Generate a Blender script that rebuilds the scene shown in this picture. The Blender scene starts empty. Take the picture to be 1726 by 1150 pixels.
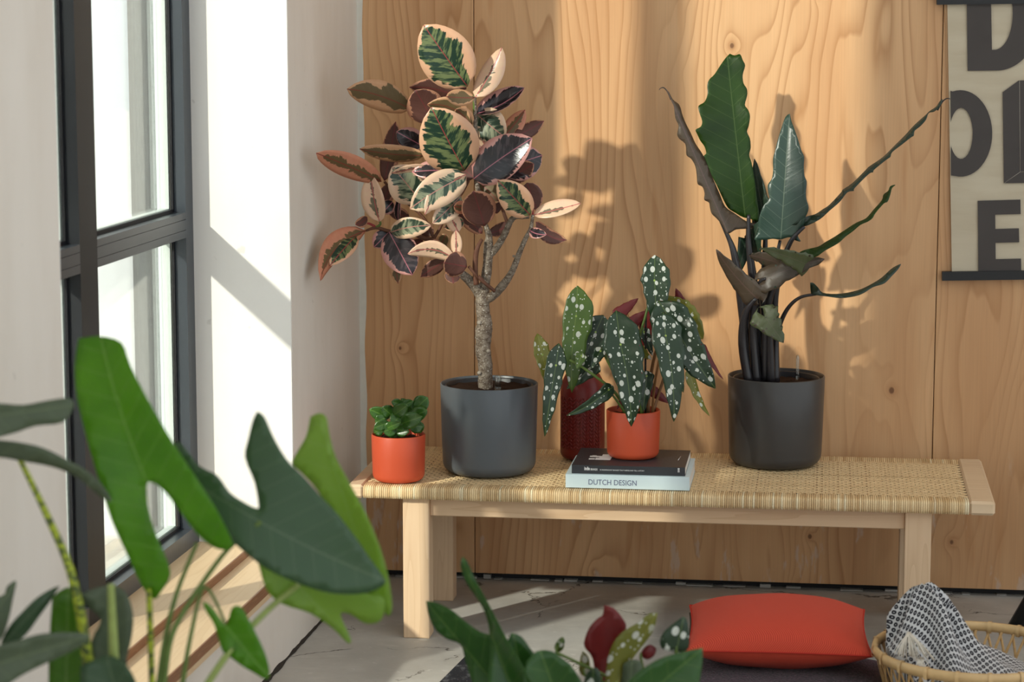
import bpy, bmesh, math, random
from mathutils import Vector, Matrix, noise
from mathutils.geometry import delaunay_2d_cdt
random.seed(7)
R = math.radians
SC = bpy.context.scene
COL = SC.collection

# ------------------------------------------------------------------ camera
IW, IH, FPX, CAMH = 1726.0, 1150.0, 4000.0, 1.58
PITCH = math.atan(575.0 / FPX)
YAW = math.atan(537.0 / math.hypot(FPX, 575.0))
cam_d = bpy.data.cameras.new('camera')
cam = bpy.data.objects.new('camera', cam_d)
COL.objects.link(cam)
cam.location = (0, 0, CAMH)
cam.rotation_euler = (math.pi / 2 - PITCH, 0, YAW)
cam_d.sensor_width = 36.0
cam_d.lens = 36.0 * FPX / IW
cam_d.clip_end = 200
cam_d.dof.use_dof = True
cam_d.dof.focus_distance = 6.0
cam_d.dof.aperture_fstop = 5.0
SC.camera = cam

# ------------------------------------------------------------------ light
world = bpy.data.worlds.new('sky')
SC.world = world
world.use_nodes = True
bg = world.node_tree.nodes['Background']
bg.inputs[0].default_value = (0.90, 0.96, 1.0, 1)
bg.inputs[1].default_value = 1.25
SUN_DIR = Vector((0.745, 1.0, -0.645)).normalized()
sun_d = bpy.data.lights.new('sun', 'SUN')
sun_d.energy = 9.5
sun_d.angle = R(1.6)
sun_d.color = (1.0, 0.93, 0.82)
sun = bpy.data.objects.new('sun', sun_d)
COL.objects.link(sun)
sun.location = (-6, -4, 6)
sun.rotation_euler = SUN_DIR.to_track_quat('-Z', 'Y').to_euler()
SC.view_settings.view_transform = 'Standard'
SC.view_settings.look = 'None'
SC.view_settings.exposure = 0.0
SC.view_settings.gamma = 1.0
SC.view_settings.use_curve_mapping = False
SC.cycles.max_bounces = 8
SC.cycles.transparent_max_bounces = 12

# ------------------------------------------------------------------ pixel -> point on a plane of the room
CAMP = Vector((0, 0, CAMH))
FW = Vector((-math.sin(YAW) * math.cos(PITCH), math.cos(YAW) * math.cos(PITCH), -math.sin(PITCH)))
RT = Vector((math.cos(YAW), math.sin(YAW), 0))
UP = RT.cross(FW)
def ray(x, y): return FW + RT * ((x - IW / 2) / FPX) - UP * ((y - IH / 2) / FPX)
def onz(x, y, z): r = ray(x, y); return CAMP + r * ((z - CAMH) / r.z)
def ony(x, y, Y): r = ray(x, y); return CAMP + r * (Y / r.y)

# ------------------------------------------------------------------ node helpers
class NT:
    def __init__(s, name):
        s.m = bpy.data.materials.new(name); s.m.use_nodes = True
        s.t = s.m.node_tree; s.t.nodes.clear()
        s.out = s.t.nodes.new('ShaderNodeOutputMaterial')
    def n(s, typ, **kw):
        nd = s.t.nodes.new(typ)
        for k, v in kw.items(): setattr(nd, k, v)
        return nd
    def put(s, sock, v):
        if isinstance(v, bpy.types.NodeSocket): s.t.links.new(v, sock)
        elif isinstance(v, (tuple, list)) and len(v) == 3 and sock.type == 'RGBA': sock.default_value = (*v, 1)
        else: sock.default_value = v
    def math(s, op, a, b=0.0, c=0.0, clamp=False):
        nd = s.n('ShaderNodeMath', operation=op); nd.use_clamp = clamp
        for i, v in enumerate((a, b, c)): s.put(nd.inputs[i], v)
        return nd.outputs[0]
    def mix(s, f, a, b):
        nd = s.n('ShaderNodeMix', data_type='RGBA')
        s.put(nd.inputs[0], f); s.put(nd.inputs[6], a); s.put(nd.inputs[7], b)
        return nd.outputs[2]
    def mul(s, a, b):
        nd = s.n('ShaderNodeMix', data_type='RGBA', blend_type='MULTIPLY')
        nd.inputs[0].default_value = 1.0; s.put(nd.inputs[6], a); s.put(nd.inputs[7], b)
        return nd.outputs[2]
    def step(s, v, lo, hi):
        nd = s.n('ShaderNodeMapRange', interpolation_type='SMOOTHSTEP')
        s.put(nd.inputs[0], v); s.put(nd.inputs[1], lo); s.put(nd.inputs[2], hi)
        return nd.outputs[0]
    def coord(s, kind='Object'): return s.n('ShaderNodeTexCoord').outputs[kind]
    def uv(s, name): return s.n('ShaderNodeUVMap', uv_map=name).outputs[0]
    def sep(s, v):
        nd = s.n('ShaderNodeSeparateXYZ'); s.put(nd.inputs[0], v); return nd.outputs
    def comb(s, x, y, z=0.0):
        nd = s.n('ShaderNodeCombineXYZ')
        for i, v in enumerate((x, y, z)): s.put(nd.inputs[i], v)
        return nd.outputs[0]
    def scale(s, v, sx, sy, sz):
        nd = s.n('ShaderNodeVectorMath', operation='MULTIPLY'); s.put(nd.inputs[0], v); nd.inputs[1].default_value = (sx, sy, sz)
        return nd.outputs[0]
    def noise(s, v, sc, det=2.0, rough=0.5, w=None):
        nd = s.n('ShaderNodeTexNoise')
        if w is not None: nd.noise_dimensions = '4D'; s.put(nd.inputs['W'], w)
        s.put(nd.inputs['Vector'], v); nd.inputs['Scale'].default_value = sc
        nd.inputs['Detail'].default_value = det; nd.inputs['Roughness'].default_value = rough
        return nd.outputs[0]
    def voro(s, v, sc, feature='F1', rnd=1.0, w=None):
        nd = s.n('ShaderNodeTexVoronoi', feature=feature)
        if w is not None:
            nd.voronoi_dimensions = '2D'; ad = s.n('ShaderNodeVectorMath', operation='ADD'); s.put(ad.inputs[0], v); s.put(ad.inputs[1], s.comb(w, w)); v = ad.outputs[0]
        s.put(nd.inputs['Vector'], v); nd.inputs['Scale'].default_value = sc
        nd.inputs['Randomness'].default_value = rnd
        return nd.outputs
    def rand(s): return s.n('ShaderNodeObjectInfo').outputs['Random']
    def island(s): return s.n('ShaderNodeNewGeometry').outputs['Random Per Island']
    def bump(s, h, strength=0.3, dist=0.002):
        nd = s.n('ShaderNodeBump'); s.put(nd.inputs['Height'], h)
        nd.inputs['Strength'].default_value = strength; nd.inputs['Distance'].default_value = dist
        return nd.outputs[0]
    def done(s, col, rough=0.5, spec=0.5, normal=None, trans=0.0, tcol=None, metal=0.0, sheen=0.0):
        b = s.n('ShaderNodeBsdfPrincipled')
        s.put(b.inputs['Base Color'], col); s.put(b.inputs['Roughness'], rough)
        b.inputs['Specular IOR Level'].default_value = spec; b.inputs['Metallic'].default_value = metal
        if sheen: b.inputs['Sheen Weight'].default_value = sheen
        if normal is not None: s.put(b.inputs['Normal'], normal)
        sh = b.outputs[0]
        if trans:
            t = s.n('ShaderNodeBsdfTranslucent'); s.put(t.inputs[0], tcol if tcol is not None else col)
            m = s.n('ShaderNodeMixShader'); m.inputs[0].default_value = trans
            s.t.links.new(sh, m.inputs[1]); s.t.links.new(t.outputs[0], m.inputs[2]); sh = m.outputs[0]
        s.t.links.new(sh, s.out.inputs[0])
        return s.m

def plain(name, col, rough=0.5, spec=0.5, var=0.06, sc=14.0, bump=0.0, bsc=120.0, metal=0.0):
    t = NT(name); c = t.coord()
    v = t.noise(c, sc, 3)
    f = t.math('MULTIPLY_ADD', v, 2 * var, 1 - var)
    cc = t.mul(col, t.comb(f, f, f))
    nm = t.bump(t.noise(c, bsc, 3), bump, 0.001) if bump else None
    return t.done(cc, rough, spec, nm, metal=metal)

# ------------------------------------------------------------------ mesh helpers
class MB:
    """collects shapes and links them as one mesh object"""
    def __init__(s): s.v = []; s.f = []; s.mi = []; s.uv = {}; s.smooth = []
    def add(s, vs, fs, mi=0, smooth=False):
        o = len(s.v); s.v += [tuple(v) for v in vs]
        for f in fs: s.f.append([i + o for i in f]); s.mi.append(mi); s.smooth.append(smooth)
        return o
    def box(s, a, b, mi=0, M=None, bev=0.0):
        (x0, y0, z0), (x1, y1, z1) = a, b
        if bev:
            e = bev
            vs = []
            for z, i in ((z0, e), (z0 + e, 0), (z1 - e, 0), (z1, e)):
                for (x, y) in ((x0 + i, y0 + e), (x0 + e, y0 + i), (x1 - e, y0 + i), (x1 - i, y0 + e), (x1 - i, y1 - e), (x1 - e, y1 - i), (x0 + e, y1 - i), (x0 + i, y1 - e)):
                    vs.append(Vector((x, y, z)))
            fs = [list(range(7, -1, -1)), list(range(24, 32))]
            for k in range(3):
                for j in range(8): fs.append([k * 8 + j, k * 8 + (j + 1) % 8, k * 8 + 8 + (j + 1) % 8, k * 8 + 8 + j])
        else:
            vs = [Vector(p) for p in ((x0, y0, z0), (x1, y0, z0), (x1, y1, z0), (x0, y1, z0), (x0, y0, z1), (x1, y0, z1), (x1, y1, z1), (x0, y1, z1))]
            fs = [[3, 2, 1, 0], [4, 5, 6, 7], [0, 1, 5, 4], [1, 2, 6, 5], [2, 3, 7, 6], [3, 0, 4, 7]]
        if M is not None:
            vs = [M @ v for v in vs]
            if M.determinant() < 0: fs = [f[::-1] for f in fs]
        s.add(vs, fs, mi)
        return s
    def tube(s, pts, rad, seg=8, mi=0, cap=True, flat=1.0):
        n = len(pts); pts = [Vector(p) for p in pts]
        if not isinstance(rad, (list, tuple)): rad = [rad] * n
        up = Vector((0.31, 0.17, 0.93)); vs = []; fs = []
        prev = None
        for i, p in enumerate(pts):
            t = (pts[min(i + 1, n - 1)] - pts[max(i - 1, 0)]).normalized()
            if prev is None:
                a = t.cross(up)
                if a.length < 1e-3: a = t.cross(Vector((1, 0, 0)))
            else: a = prev - t * prev.dot(t)
            a.normalize(); b = t.cross(a); prev = a
            for k in range(seg):
                an = 2 * math.pi * k / seg
                vs.append(p + (a * math.cos(an) + b * math.sin(an) * flat) * rad[i])
        for i in range(n - 1):
            for k in range(seg):
                k2 = (k + 1) % seg
                fs.append([i * seg + k, i * seg + k2, (i + 1) * seg + k2, (i + 1) * seg + k])
        if cap:
            fs.append(list(range(seg - 1, -1, -1))); fs.append([(n - 1) * seg + k for k in range(seg)])
        s.add(vs, fs, mi, True)
        return s
    def lathe(s, prof, seg=48, c=(0, 0, 0), mi=0):
        vs = []; fs = []; n = len(prof); c = Vector(c)
        for (r, z) in prof:
            for k in range(seg):
                an = 2 * math.pi * k / seg
                vs.append(c + Vector((r * math.cos(an), r * math.sin(an), z)))
        for i in range(n - 1):
            for k in range(seg):
                k2 = (k + 1) % seg
                fs.append([i * seg + k, i * seg + k2, (i + 1) * seg + k2, (i + 1) * seg + k])
        s.add(vs, fs, mi, True)
        return s
    def build(s, name, mats, parent=None, loc=None):
        me = bpy.data.meshes.new(name); me.from_pydata(s.v, [], s.f)
        if not isinstance(mats, (list, tuple)): mats = [mats]
        for m in mats: me.materials.append(m)
        me.polygons.foreach_set('material_index', s.mi)
        me.polygons.foreach_set('use_smooth', s.smooth)
        me.validate(); me.update()
        return link(name, me, parent, loc)

def link(name, me, parent=None, loc=None):
    o = bpy.data.objects.new(name, me); COL.objects.link(o)
    if loc is not None: o.location = loc
    if parent is not None:
        o.parent = parent
        p = parent; off = Vector(p.location)
        while p.parent is not None: p = p.parent; off += Vector(p.location)
        o.matrix_parent_inverse = Matrix.Translation(-off)      # parts are written in room coordinates
    return o
def thing(name, label, cat, loc=(0, 0, 0), group=None):
    o = bpy.data.objects.new(name, None); COL.objects.link(o)
    o.location = loc; o.empty_display_size = 0.05
    return tag(o, label, cat, group)
def tag(o, label=None, cat=None, group=None, kind=None):
    if label: o['label'] = label
    if cat: o['category'] = cat
    if group: o['group'] = group
    if kind: o['kind'] = kind
    return o
def struct(o): o['kind'] = 'structure'; return o
def catmull(pts, k=4):
    """smooth polyline through points of any dimension"""
    out = []; n = len(pts)
    for i in range(n - 1):
        p0, p1, p2, p3 = pts[max(i - 1, 0)], pts[i], pts[i + 1], pts[min(i + 2, n - 1)]
        for j in range(k):
            t = j / k
            out.append(tuple(0.5 * (2 * b + (c - a) * t + (2 * a - 5 * b + 4 * c - d) * t * t + (3 * b - a - 3 * c + d) * t ** 3) for a, b, c, d in zip(p0, p1, p2, p3)))
    out.append(tuple(pts[-1])); return out
def pxtube(name, pts, mat, parent, seg=8, k=4, bumps=0.0):
    """pts: (px, py, room depth y, radius in px)"""
    sm = catmull(pts, k); P = []; Rr = []
    for (x, y, Y, r) in sm:
        p = ony(x, y, Y); d = (p - CAMP).dot(FW); P.append(p)
        Rr.append(max(r, 0.3) * d / FPX * (1 + bumps * random.uniform(-1, 1)))
    return MB().tube(P, Rr, seg).build(name, mat, parent)

# ------------------------------------------------------------------ leaves
def finish_leaf(name, rows_top, faces, uvs, met, mats, parent, thick, normals):
    """two skins (upper, lower) a small thickness apart, joined round the rim"""
    n = len(rows_top)
    V = [p + nn * thick / 2 for p, nn in zip(rows_top, normals)] + [p - nn * thick / 2 for p, nn in zip(rows_top, normals)]
    F = [list(f) for f in faces] + [[i + n for i in reversed(f)] for f in faces]
    mi = [0] * len(faces) + [1] * len(faces)
    cnt = {}
    for f in faces:
        for a, b in zip(f, f[1:] + f[:1]): cnt[(a, b)] = cnt.get((a, b), 0) + 1
    for (a, b) in list(cnt):
        if (b, a) not in cnt: F.append([b, a, a + n, b + n]); mi.append(0)
    me = bpy.data.meshes.new(name); me.from_pydata(V, [], F)
    for m in mats: me.materials.append(m)
    me.polygons.foreach_set('material_index', mi)
    me.polygons.foreach_set('use_smooth', [True] * len(F))
    l1 = me.uv_layers.new(name='leaf'); l2 = me.uv_layers.new(name='metric')
    for lp in me.loops:
        i = lp.vertex_index % n
        l1.data[lp.index].uv = uvs[i]; l2.data[lp.index].uv = met[i]
    me.update()
    return link(name, me, parent)

PROF = {
    'oval': lambda v: max(0.0, math.sin(math.pi * min(1, v) ** 0.92)) ** 0.55 * (1 - 0.2 * v ** 8),
    'lance': lambda v: max(0.0, math.sin(math.pi * min(1, v) ** 0.72)) ** 0.8,
    'wing': lambda v: (max(0.0, 1 - v) ** 0.72 * (1 + 0.25 * v)) if v >= 0 else 1.0,
    'arrow': lambda v: (max(0.0, 1 - v) ** 0.62 * (1 - 0.1 * v)) if v >= 0 else 1.0,
}
def leaf(b, t, W, mats, parent, roll=0.0, under=False, prof='oval', fold=0.12, sag=0.06, curve=0.0, wave=0.0, nw=5, v0=0.0, notch=0.0,
         asym=0.0, jag=0.0, nj=9, rows=12, cols=3, thick=0.0007, name='leaf'):
    """b, t: where the stalk joins and the tip, in room coordinates; W: full width in metres"""
    b = Vector(b); t = Vector(t); L = (t - b).length
    T = (t - b) / L; vd = ((b + t) / 2 - CAMP).normalized()
    S = T.cross(vd)
    if S.length < 0.05: S = T.cross(UP)
    S.normalize(); N = S.cross(T)
    if N.dot(vd) > 0: S = -S; N = -N
    if under: S = -S; N = -N
    r = R(roll); S2 = S * math.cos(r) + N * math.sin(r); N2 = N * math.cos(r) - S * math.sin(r)
    S, N = S2, N2
    ph = random.uniform(0, 6.28); pv = PROF[prof]
    pts = []; uvs = []; met = []; nrm = []; idx = {}; faces = []
    vs = [v0 + (1 - v0) * i / rows for i in range(rows + 1)] if v0 >= 0 else None
    if vs is None:
        nneg = max(3, int(rows * -v0 / (1 - v0)) + 1)
        vs = [v0 * (1 - i / nneg) for i in range(nneg)] + [i / (rows - nneg) for i in range(rows - nneg + 1)]
    def put(key, p, uu, vv, ml, mv, nn):
        if key not in idx: idx[key] = len(pts); pts.append(p); uvs.append((uu, vv)); met.append((ml, mv)); nrm.append(nn)
        return idx[key]
    for side in (-1, 1):
        grid = []
        for i, v in enumerate(vs):
            w = pv(v) if v >= 0 else max(0.0, 1 - (v / v0) ** 2) ** 0.75
            w = max(w, 0.02)
            a = 1 + asym * side
            hw = w * W / 2 * a * (1 + jag * math.sin(nj * 6.28 * v + ph + side) + jag * 0.5 * math.sin(nj * 15 * v + ph))
            inn = notch * W / 2 * (-v / -v0) if v < 0 and v0 < 0 else 0.0
            inn = min(inn, hw * 0.9)
            row = []
            for j in range(cols + 1):
                q = j / cols
                lat = inn + (hw - inn) * q
                vm = max(0.0, v)
                p = b + T * (L * v) + S * (side * lat) + N * (fold * lat + sag * L * 4 * vm * (1 - vm))
                p += S * (curve * L * 4 * vm * (1 - vm)) + N * (wave * W * math.sin(nw * 6.28 * v + ph + side * 0.8) * q * q)
                if v < 0: p += N * (-0.25 * L * v * v)
                nn = (N - S * (side * fold)).normalized() if j else N
                key = ('m', i) if (j == 0 and inn == 0.0) else (side, i, j)
                row.append(put(key, p, 0.5 + 0.5 * side * q, (v - vs[0]) / (1 - vs[0]), side * lat, L * v, nn))
            grid.append(row)
        for i in range(len(vs) - 1):
            for j in range(cols):
                f = [grid[i][j], grid[i][j + 1], grid[i + 1][j + 1], grid[i + 1][j]]
                faces.append(f if side == 1 else f[::-1])
    return finish_leaf(name, pts, faces, uvs, met, mats, parent, thick, nrm)

def pxleaf(parent, mats, b, t, Wpx, Yb, Yt, **kw):
    B = ony(b[0], b[1], Yb); Tt = ony(t[0], t[1], Yt)
    d = ((B + Tt) / 2 - CAMP).dot(FW)
    return leaf(B, Tt, Wpx * d / FPX, mats, parent, **kw)

def blade(parent, mats, outline, mid, Y0, gx=0.0, gy=0.0, fold=0.0, curl=0.0, name='leaf', thick=0.0009, step=0.012, wob=0.0):
    """a broad leaf of free outline: a bent sheet of its own size, tilt, fold about the midrib and thickness.
    outline and mid (two midrib points) in pixels at room depth Y0; gx, gy tilt the sheet; fold lifts it away from the midrib"""
    pl = [ony(x, y, Y0) for x, y in outline]
    o = sum(pl, Vector()) / len(pl)
    loc = [((p.x - o.x), (p.z - o.z)) for p in pl]
    loc = catmull(loc + [loc[0]], 3)[:-1]
    m0, m1 = [ony(x, y, Y0) for x, y in mid]
    mx, mz = m0.x - o.x, m0.z - o.z; ax, az = m1.x - m0.x, m1.z - m0.z; L = math.hypot(ax, az); ax /= L; az /= L
    xs = [p[0] for p in loc]; zs = [p[1] for p in loc]
    pts = [Vector(p) for p in loc]; n0 = len(pts)
    def inside(x, z):
        c = False; j = n0 - 1
        for i in range(n0):
            xi, zi = loc[i]; xj, zj = loc[j]
            if (zi > z) != (zj > z) and x < (xj - xi) * (z - zi) / (zj - zi) + xi: c = not c
            j = i
        return c
    x = min(xs)
    while x < max(xs):
        z = min(zs)
        while z < max(zs):
            if inside(x, z) and min((x - p[0]) ** 2 + (z - p[1]) ** 2 for p in loc) > (step * 0.5) ** 2: pts.append(Vector((x, z)))
            z += step
        x += step
    vv, ee, ff, *_ = delaunay_2d_cdt(pts, [(i, (i + 1) % n0) for i in range(n0)], [], 0, 1e-6)
    ff = [f for f in ff if inside(sum(vv[i].x for i in f) / 3, sum(vv[i].y for i in f) / 3)]
    W = max(1e-4, max(abs((p[0] - mx) * az - (p[1] - mz) * ax) for p in loc))
    P = []; uvs = []; met = []; ph = random.uniform(0, 6)
    for q in vv:
        lat = (q.x - mx) * az - (q.y - mz) * ax; al = (q.x - mx) * ax + (q.y - mz) * az
        y = gx * q.x + gy * q.y - fold * abs(lat) + curl * (al - L / 2) ** 2 / L + wob * math.sin(al * 40 + ph) * abs(lat)
        P.append(Vector((o.x + q.x, o.y + y, o.z + q.y)))
        uvs.append((0.5 + 0.5 * lat / W, al / L)); met.append((lat, al))
    faces = []
    for f in ff:
        f = list(f)
        nn = (P[f[1]] - P[f[0]]).cross(P[f[2]] - P[f[0]])
        faces.append(f if nn.y < 0 else f[::-1])
    nr = [Vector((0, 0, 0)) for _ in P]
    for f in faces:
        nn = (P[f[1]] - P[f[0]]).cross(P[f[2]] - P[f[0]])
        for i in f: nr[i] += nn
    nr = [v.normalized() if v.length > 0 else Vector((0, -1, 0)) for v in nr]
    return finish_leaf(name, P, faces, uvs, met, mats, parent, thick, nr)

# ================================================================== materials
def m_plywood():
    t = NT('plywood'); c = t.coord(); x, y, z = t.sep(c)[:3]
    rn = t.math('MULTIPLY', t.rand(), 37.0)
    p = t.comb(t.math('ADD', x, rn), 0.0, z)
    big = t.noise(t.scale(p, 3.4, 1, 0.55), 1.0, 2.0, 0.45)
    mid = t.noise(t.scale(p, 14, 1, 1.3), 1.0, 2.0)
    fib = t.noise(t.scale(p, 260, 1, 5.0), 1.0, 2.0)
    kp = t.scale(p, 7.0, 1, 5.4)
    kv = t.voro(kp, 1.0); kd = kv['Distance']
    kc = t.sep(kv['Color'])
    pull = t.math('MULTIPLY', t.math('POWER', 2.718, t.math('MULTIPLY', kd, -11.0)), 0.30)
    ph = t.math('ADD', t.math('MULTIPLY', big, 23.0), t.math('MULTIPLY', mid, 1.1))
    ph = t.math('ADD', ph, t.math('MULTIPLY', x, 24.0)); ph = t.math('ADD', ph, t.math('MULTIPLY', pull, 9.0))
    saw = t.math('FRACT', ph)
    ring = t.math('POWER', saw, 4.0)
    ring = t.math('MULTIPLY', ring, t.step(t.math('SUBTRACT', 1.0, saw), 0.0, 0.10))
    dens = t.step(t.noise(t.scale(p, 5, 1, 0.9), 1.0, 1.0), 0.33, 0.62)
    ring = t.math('MULTIPLY', ring, t.math('MULTIPLY_ADD', dens, 0.7, 0.3))
    base = t.mix(t.step(t.noise(t.scale(p, 7, 1, 0.9), 1.0, 3.0), 0.35, 0.7), (0.69, 0.418, 0.215), (0.58, 0.32, 0.152))
    blot = t.step(t.noise(t.scale(p, 16, 1, 2.2), 1.0, 2.0), 0.60, 0.72)
    base = t.mix(t.math('MULTIPLY', blot, 0.45), base, (0.50, 0.235, 0.085))
    col = t.mix(t.math('MULTIPLY', ring, 0.85), base, (0.37, 0.165, 0.055))
    fv = t.math('MULTIPLY_ADD', fib, 0.16, 0.92)
    col = t.mul(col, t.comb(fv, fv, fv))
    rad = t.math('MULTIPLY_ADD', kc[0], 0.030, 0.020)
    knot = t.math('SUBTRACT', 1.0, t.step(kd, t.math('MULTIPLY', rad, 0.7), t.math('MULTIPLY', rad, 1.25)))
    halo = t.math('SUBTRACT', 1.0, t.step(kd, rad, t.math('MULTIPLY', rad, 3.8)))
    col = t.mix(t.math('MULTIPLY', halo, 0.35), col, (0.42, 0.19, 0.07))
    col = t.mix(t.math('MULTIPLY', knot, 0.85), col, (0.14, 0.055, 0.022))
    # worn pale filler smears low down on the sheets
    sm = t.noise(t.scale(c, 22, 1, 5.5), 1.0, 4.0, 0.65)
    low = t.math('SUBTRACT', 1.0, t.step(z, 0.25, 0.42))
    smear = t.math('MULTIPLY', t.step(sm, 0.60, 0.68), low)
    col = t.mix(t.math('MULTIPLY', smear, 0.5), col, (0.62, 0.52, 0.44))
    h = t.math('ADD', t.math('MULTIPLY', ring, -0.5), fib)
    return t.done(col, 0.45, 0.35, t.bump(h, 0.12, 0.001))

def m_timber(name, a, b, axis='x', sc=1.0):
    t = NT(name); c = t.coord(); x, y, z = t.sep(c)[:3]
    s = {'x': (2, 40, 40), 'y': (40, 2, 40), 'z': (40, 40, 2)}[axis]
    s = tuple(k * sc for k in s)
    p = t.scale(c, *s)
    n1 = t.noise(p, 0.45, 2.0); n2 = t.noise(p, 2.6, 3.0)
    line = t.math('POWER', t.math('FRACT', t.math('MULTIPLY', n1, 9.0)), 3.0)
    f = t.math('ADD', t.math('MULTIPLY', line, 0.6), t.math('MULTIPLY', n2, 0.5), clamp=True)
    return t.done(t.mix(f, a, b), 0.5, 0.35, t.bump(n2, 0.08, 0.001))

def m_plaster(name, a, b, sc=3.0):
    t = NT(name); c = t.coord()
    n1 = t.noise(t.scale(c, 1, 1, 0.35), sc, 5.0, 0.6); n2 = t.noise(c, 60.0, 3.0)
    n3 = t.noise(c, 23.0, 2.0)
    col = t.mix(t.step(n1, 0.3, 0.7), a, b)
    pit = t.step(n3, 0.74, 0.78)
    col = t.mix(t.math('MULTIPLY', pit, 0.25), col, (0.3, 0.27, 0.24))
    return t.done(col, 0.75, 0.25, t.bump(t.math('ADD', t.math('MULTIPLY', n1, 3.0), n2), 0.15, 0.002))

def m_concrete():
    t = NT('concrete'); c = t.coord()
    n1 = t.noise(c, 3.5, 5.0, 0.6); n2 = t.noise(c, 45.0, 4.0); n3 = t.noise(t.scale(c, 1, 2.4, 1), 9.0, 3.0)
    col = t.mix(t.step(n1, 0.3, 0.7), (0.52, 0.505, 0.465), (0.39, 0.375, 0.34))
    col = t.mix(t.math('MULTIPLY', t.step(n3, 0.56, 0.72), 0.5), col, (0.56, 0.54, 0.49))
    sp = t.step(n2, 0.64, 0.70)
    col = t.mix(t.math('MULTIPLY', sp, 0.35), col, (0.63, 0.61, 0.57))
    w = t.noise(c, 7.0, 4.0, 0.7)
    cc = t.n('ShaderNodeVectorMath', operation='ADD')
    t.put(cc.inputs[0], c); t.put(cc.inputs[1], t.comb(t.math('MULTIPLY', w, 0.22), t.math('MULTIPLY', n1, 0.2)))
    cd = t.voro(cc.outputs[0], 2.1, 'DISTANCE_TO_EDGE')['Distance']
    crack = t.math('SUBTRACT', 1.0, t.step(cd, 0.002, 0.007))
    crack = t.math('MULTIPLY', crack, t.step(t.noise(c, 5.0, 2.0), 0.48, 0.56))
    col = t.mix(t.math('MULTIPLY', crack, 0.85), col, (0.08, 0.07, 0.055))
    h = t.math('SUBTRACT', t.math('ADD', n2, t.math('MULTIPLY', n1, 2.0)), t.math('MULTIPLY', crack, 2.0))
    return t.done(col, t.math('MULTIPLY_ADD', n3, 0.25, 0.42), 0.4, t.bump(h, 0.3, 0.002))

def m_glass():
    t = NT('window_glass')
    tr = t.n('ShaderNodeBsdfTransparent'); tr.inputs[0].default_value = (0.975, 0.99, 0.985, 1)
    gl = t.n('ShaderNodeBsdfGlossy'); gl.inputs[0].default_value = (1, 1, 1, 1); gl.inputs['Roughness'].default_value = 0.03
    fr = t.n('ShaderNodeFresnel'); fr.inputs[0].default_value = 1.35
    m = t.n('ShaderNodeMixShader')
    t.put(m.inputs[0], t.math('MULTIPLY', fr.outputs[0], 0.35)); t.t.links.new(tr.outputs[0], m.inputs[1]); t.t.links.new(gl.outputs[0], m.inputs[2])
    t.t.links.new(m.outputs[0], t.out.inputs[0])
    return t.m

def m_clear():
    t = NT('clear_plastic')
    tr = t.n('ShaderNodeBsdfTransparent'); tr.inputs[0].default_value = (0.90, 0.93, 0.91, 1)
    gl = t.n('ShaderNodeBsdfGlossy'); gl.inputs['Roughness'].default_value = 0.1
    lw = t.n('ShaderNodeLayerWeight'); lw.inputs[0].default_value = 0.35
    m = t.n('ShaderNodeMixShader')
    t.put(m.inputs[0], t.math('MULTIPLY_ADD', lw.outputs['Facing'], 0.5, 0.12)); t.t.links.new(tr.outputs[0], m.inputs[1]); t.t.links.new(gl.outputs[0], m.inputs[2])
    t.t.links.new(m.outputs[0], t.out.inputs[0])
    return t.m

def m_cane(name, a, b, dark, axis):
    t = NT(name); c = t.coord(); r = t.island()
    s = {'x': (6, 300, 300), 'y': (300, 6, 300)}[axis]
    n1 = t.noise(t.scale(c, *s), 1.0, 2.0)
    col = t.mix(r, a, b)
    col = t.mix(t.step(r, 0.93, 0.95), col, dark)
    f = t.math('MULTIPLY_ADD', n1, 0.4, 0.8)
    blot = t.step(t.noise(c, 34.0, 2.0), 0.62, 0.8)
    col = t.mix(t.math('MULTIPLY', blot, 0.3), col, (0.40, 0.24, 0.10))
    return t.done(t.mul(col, t.comb(f, f, f)), 0.42, 0.45)

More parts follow.
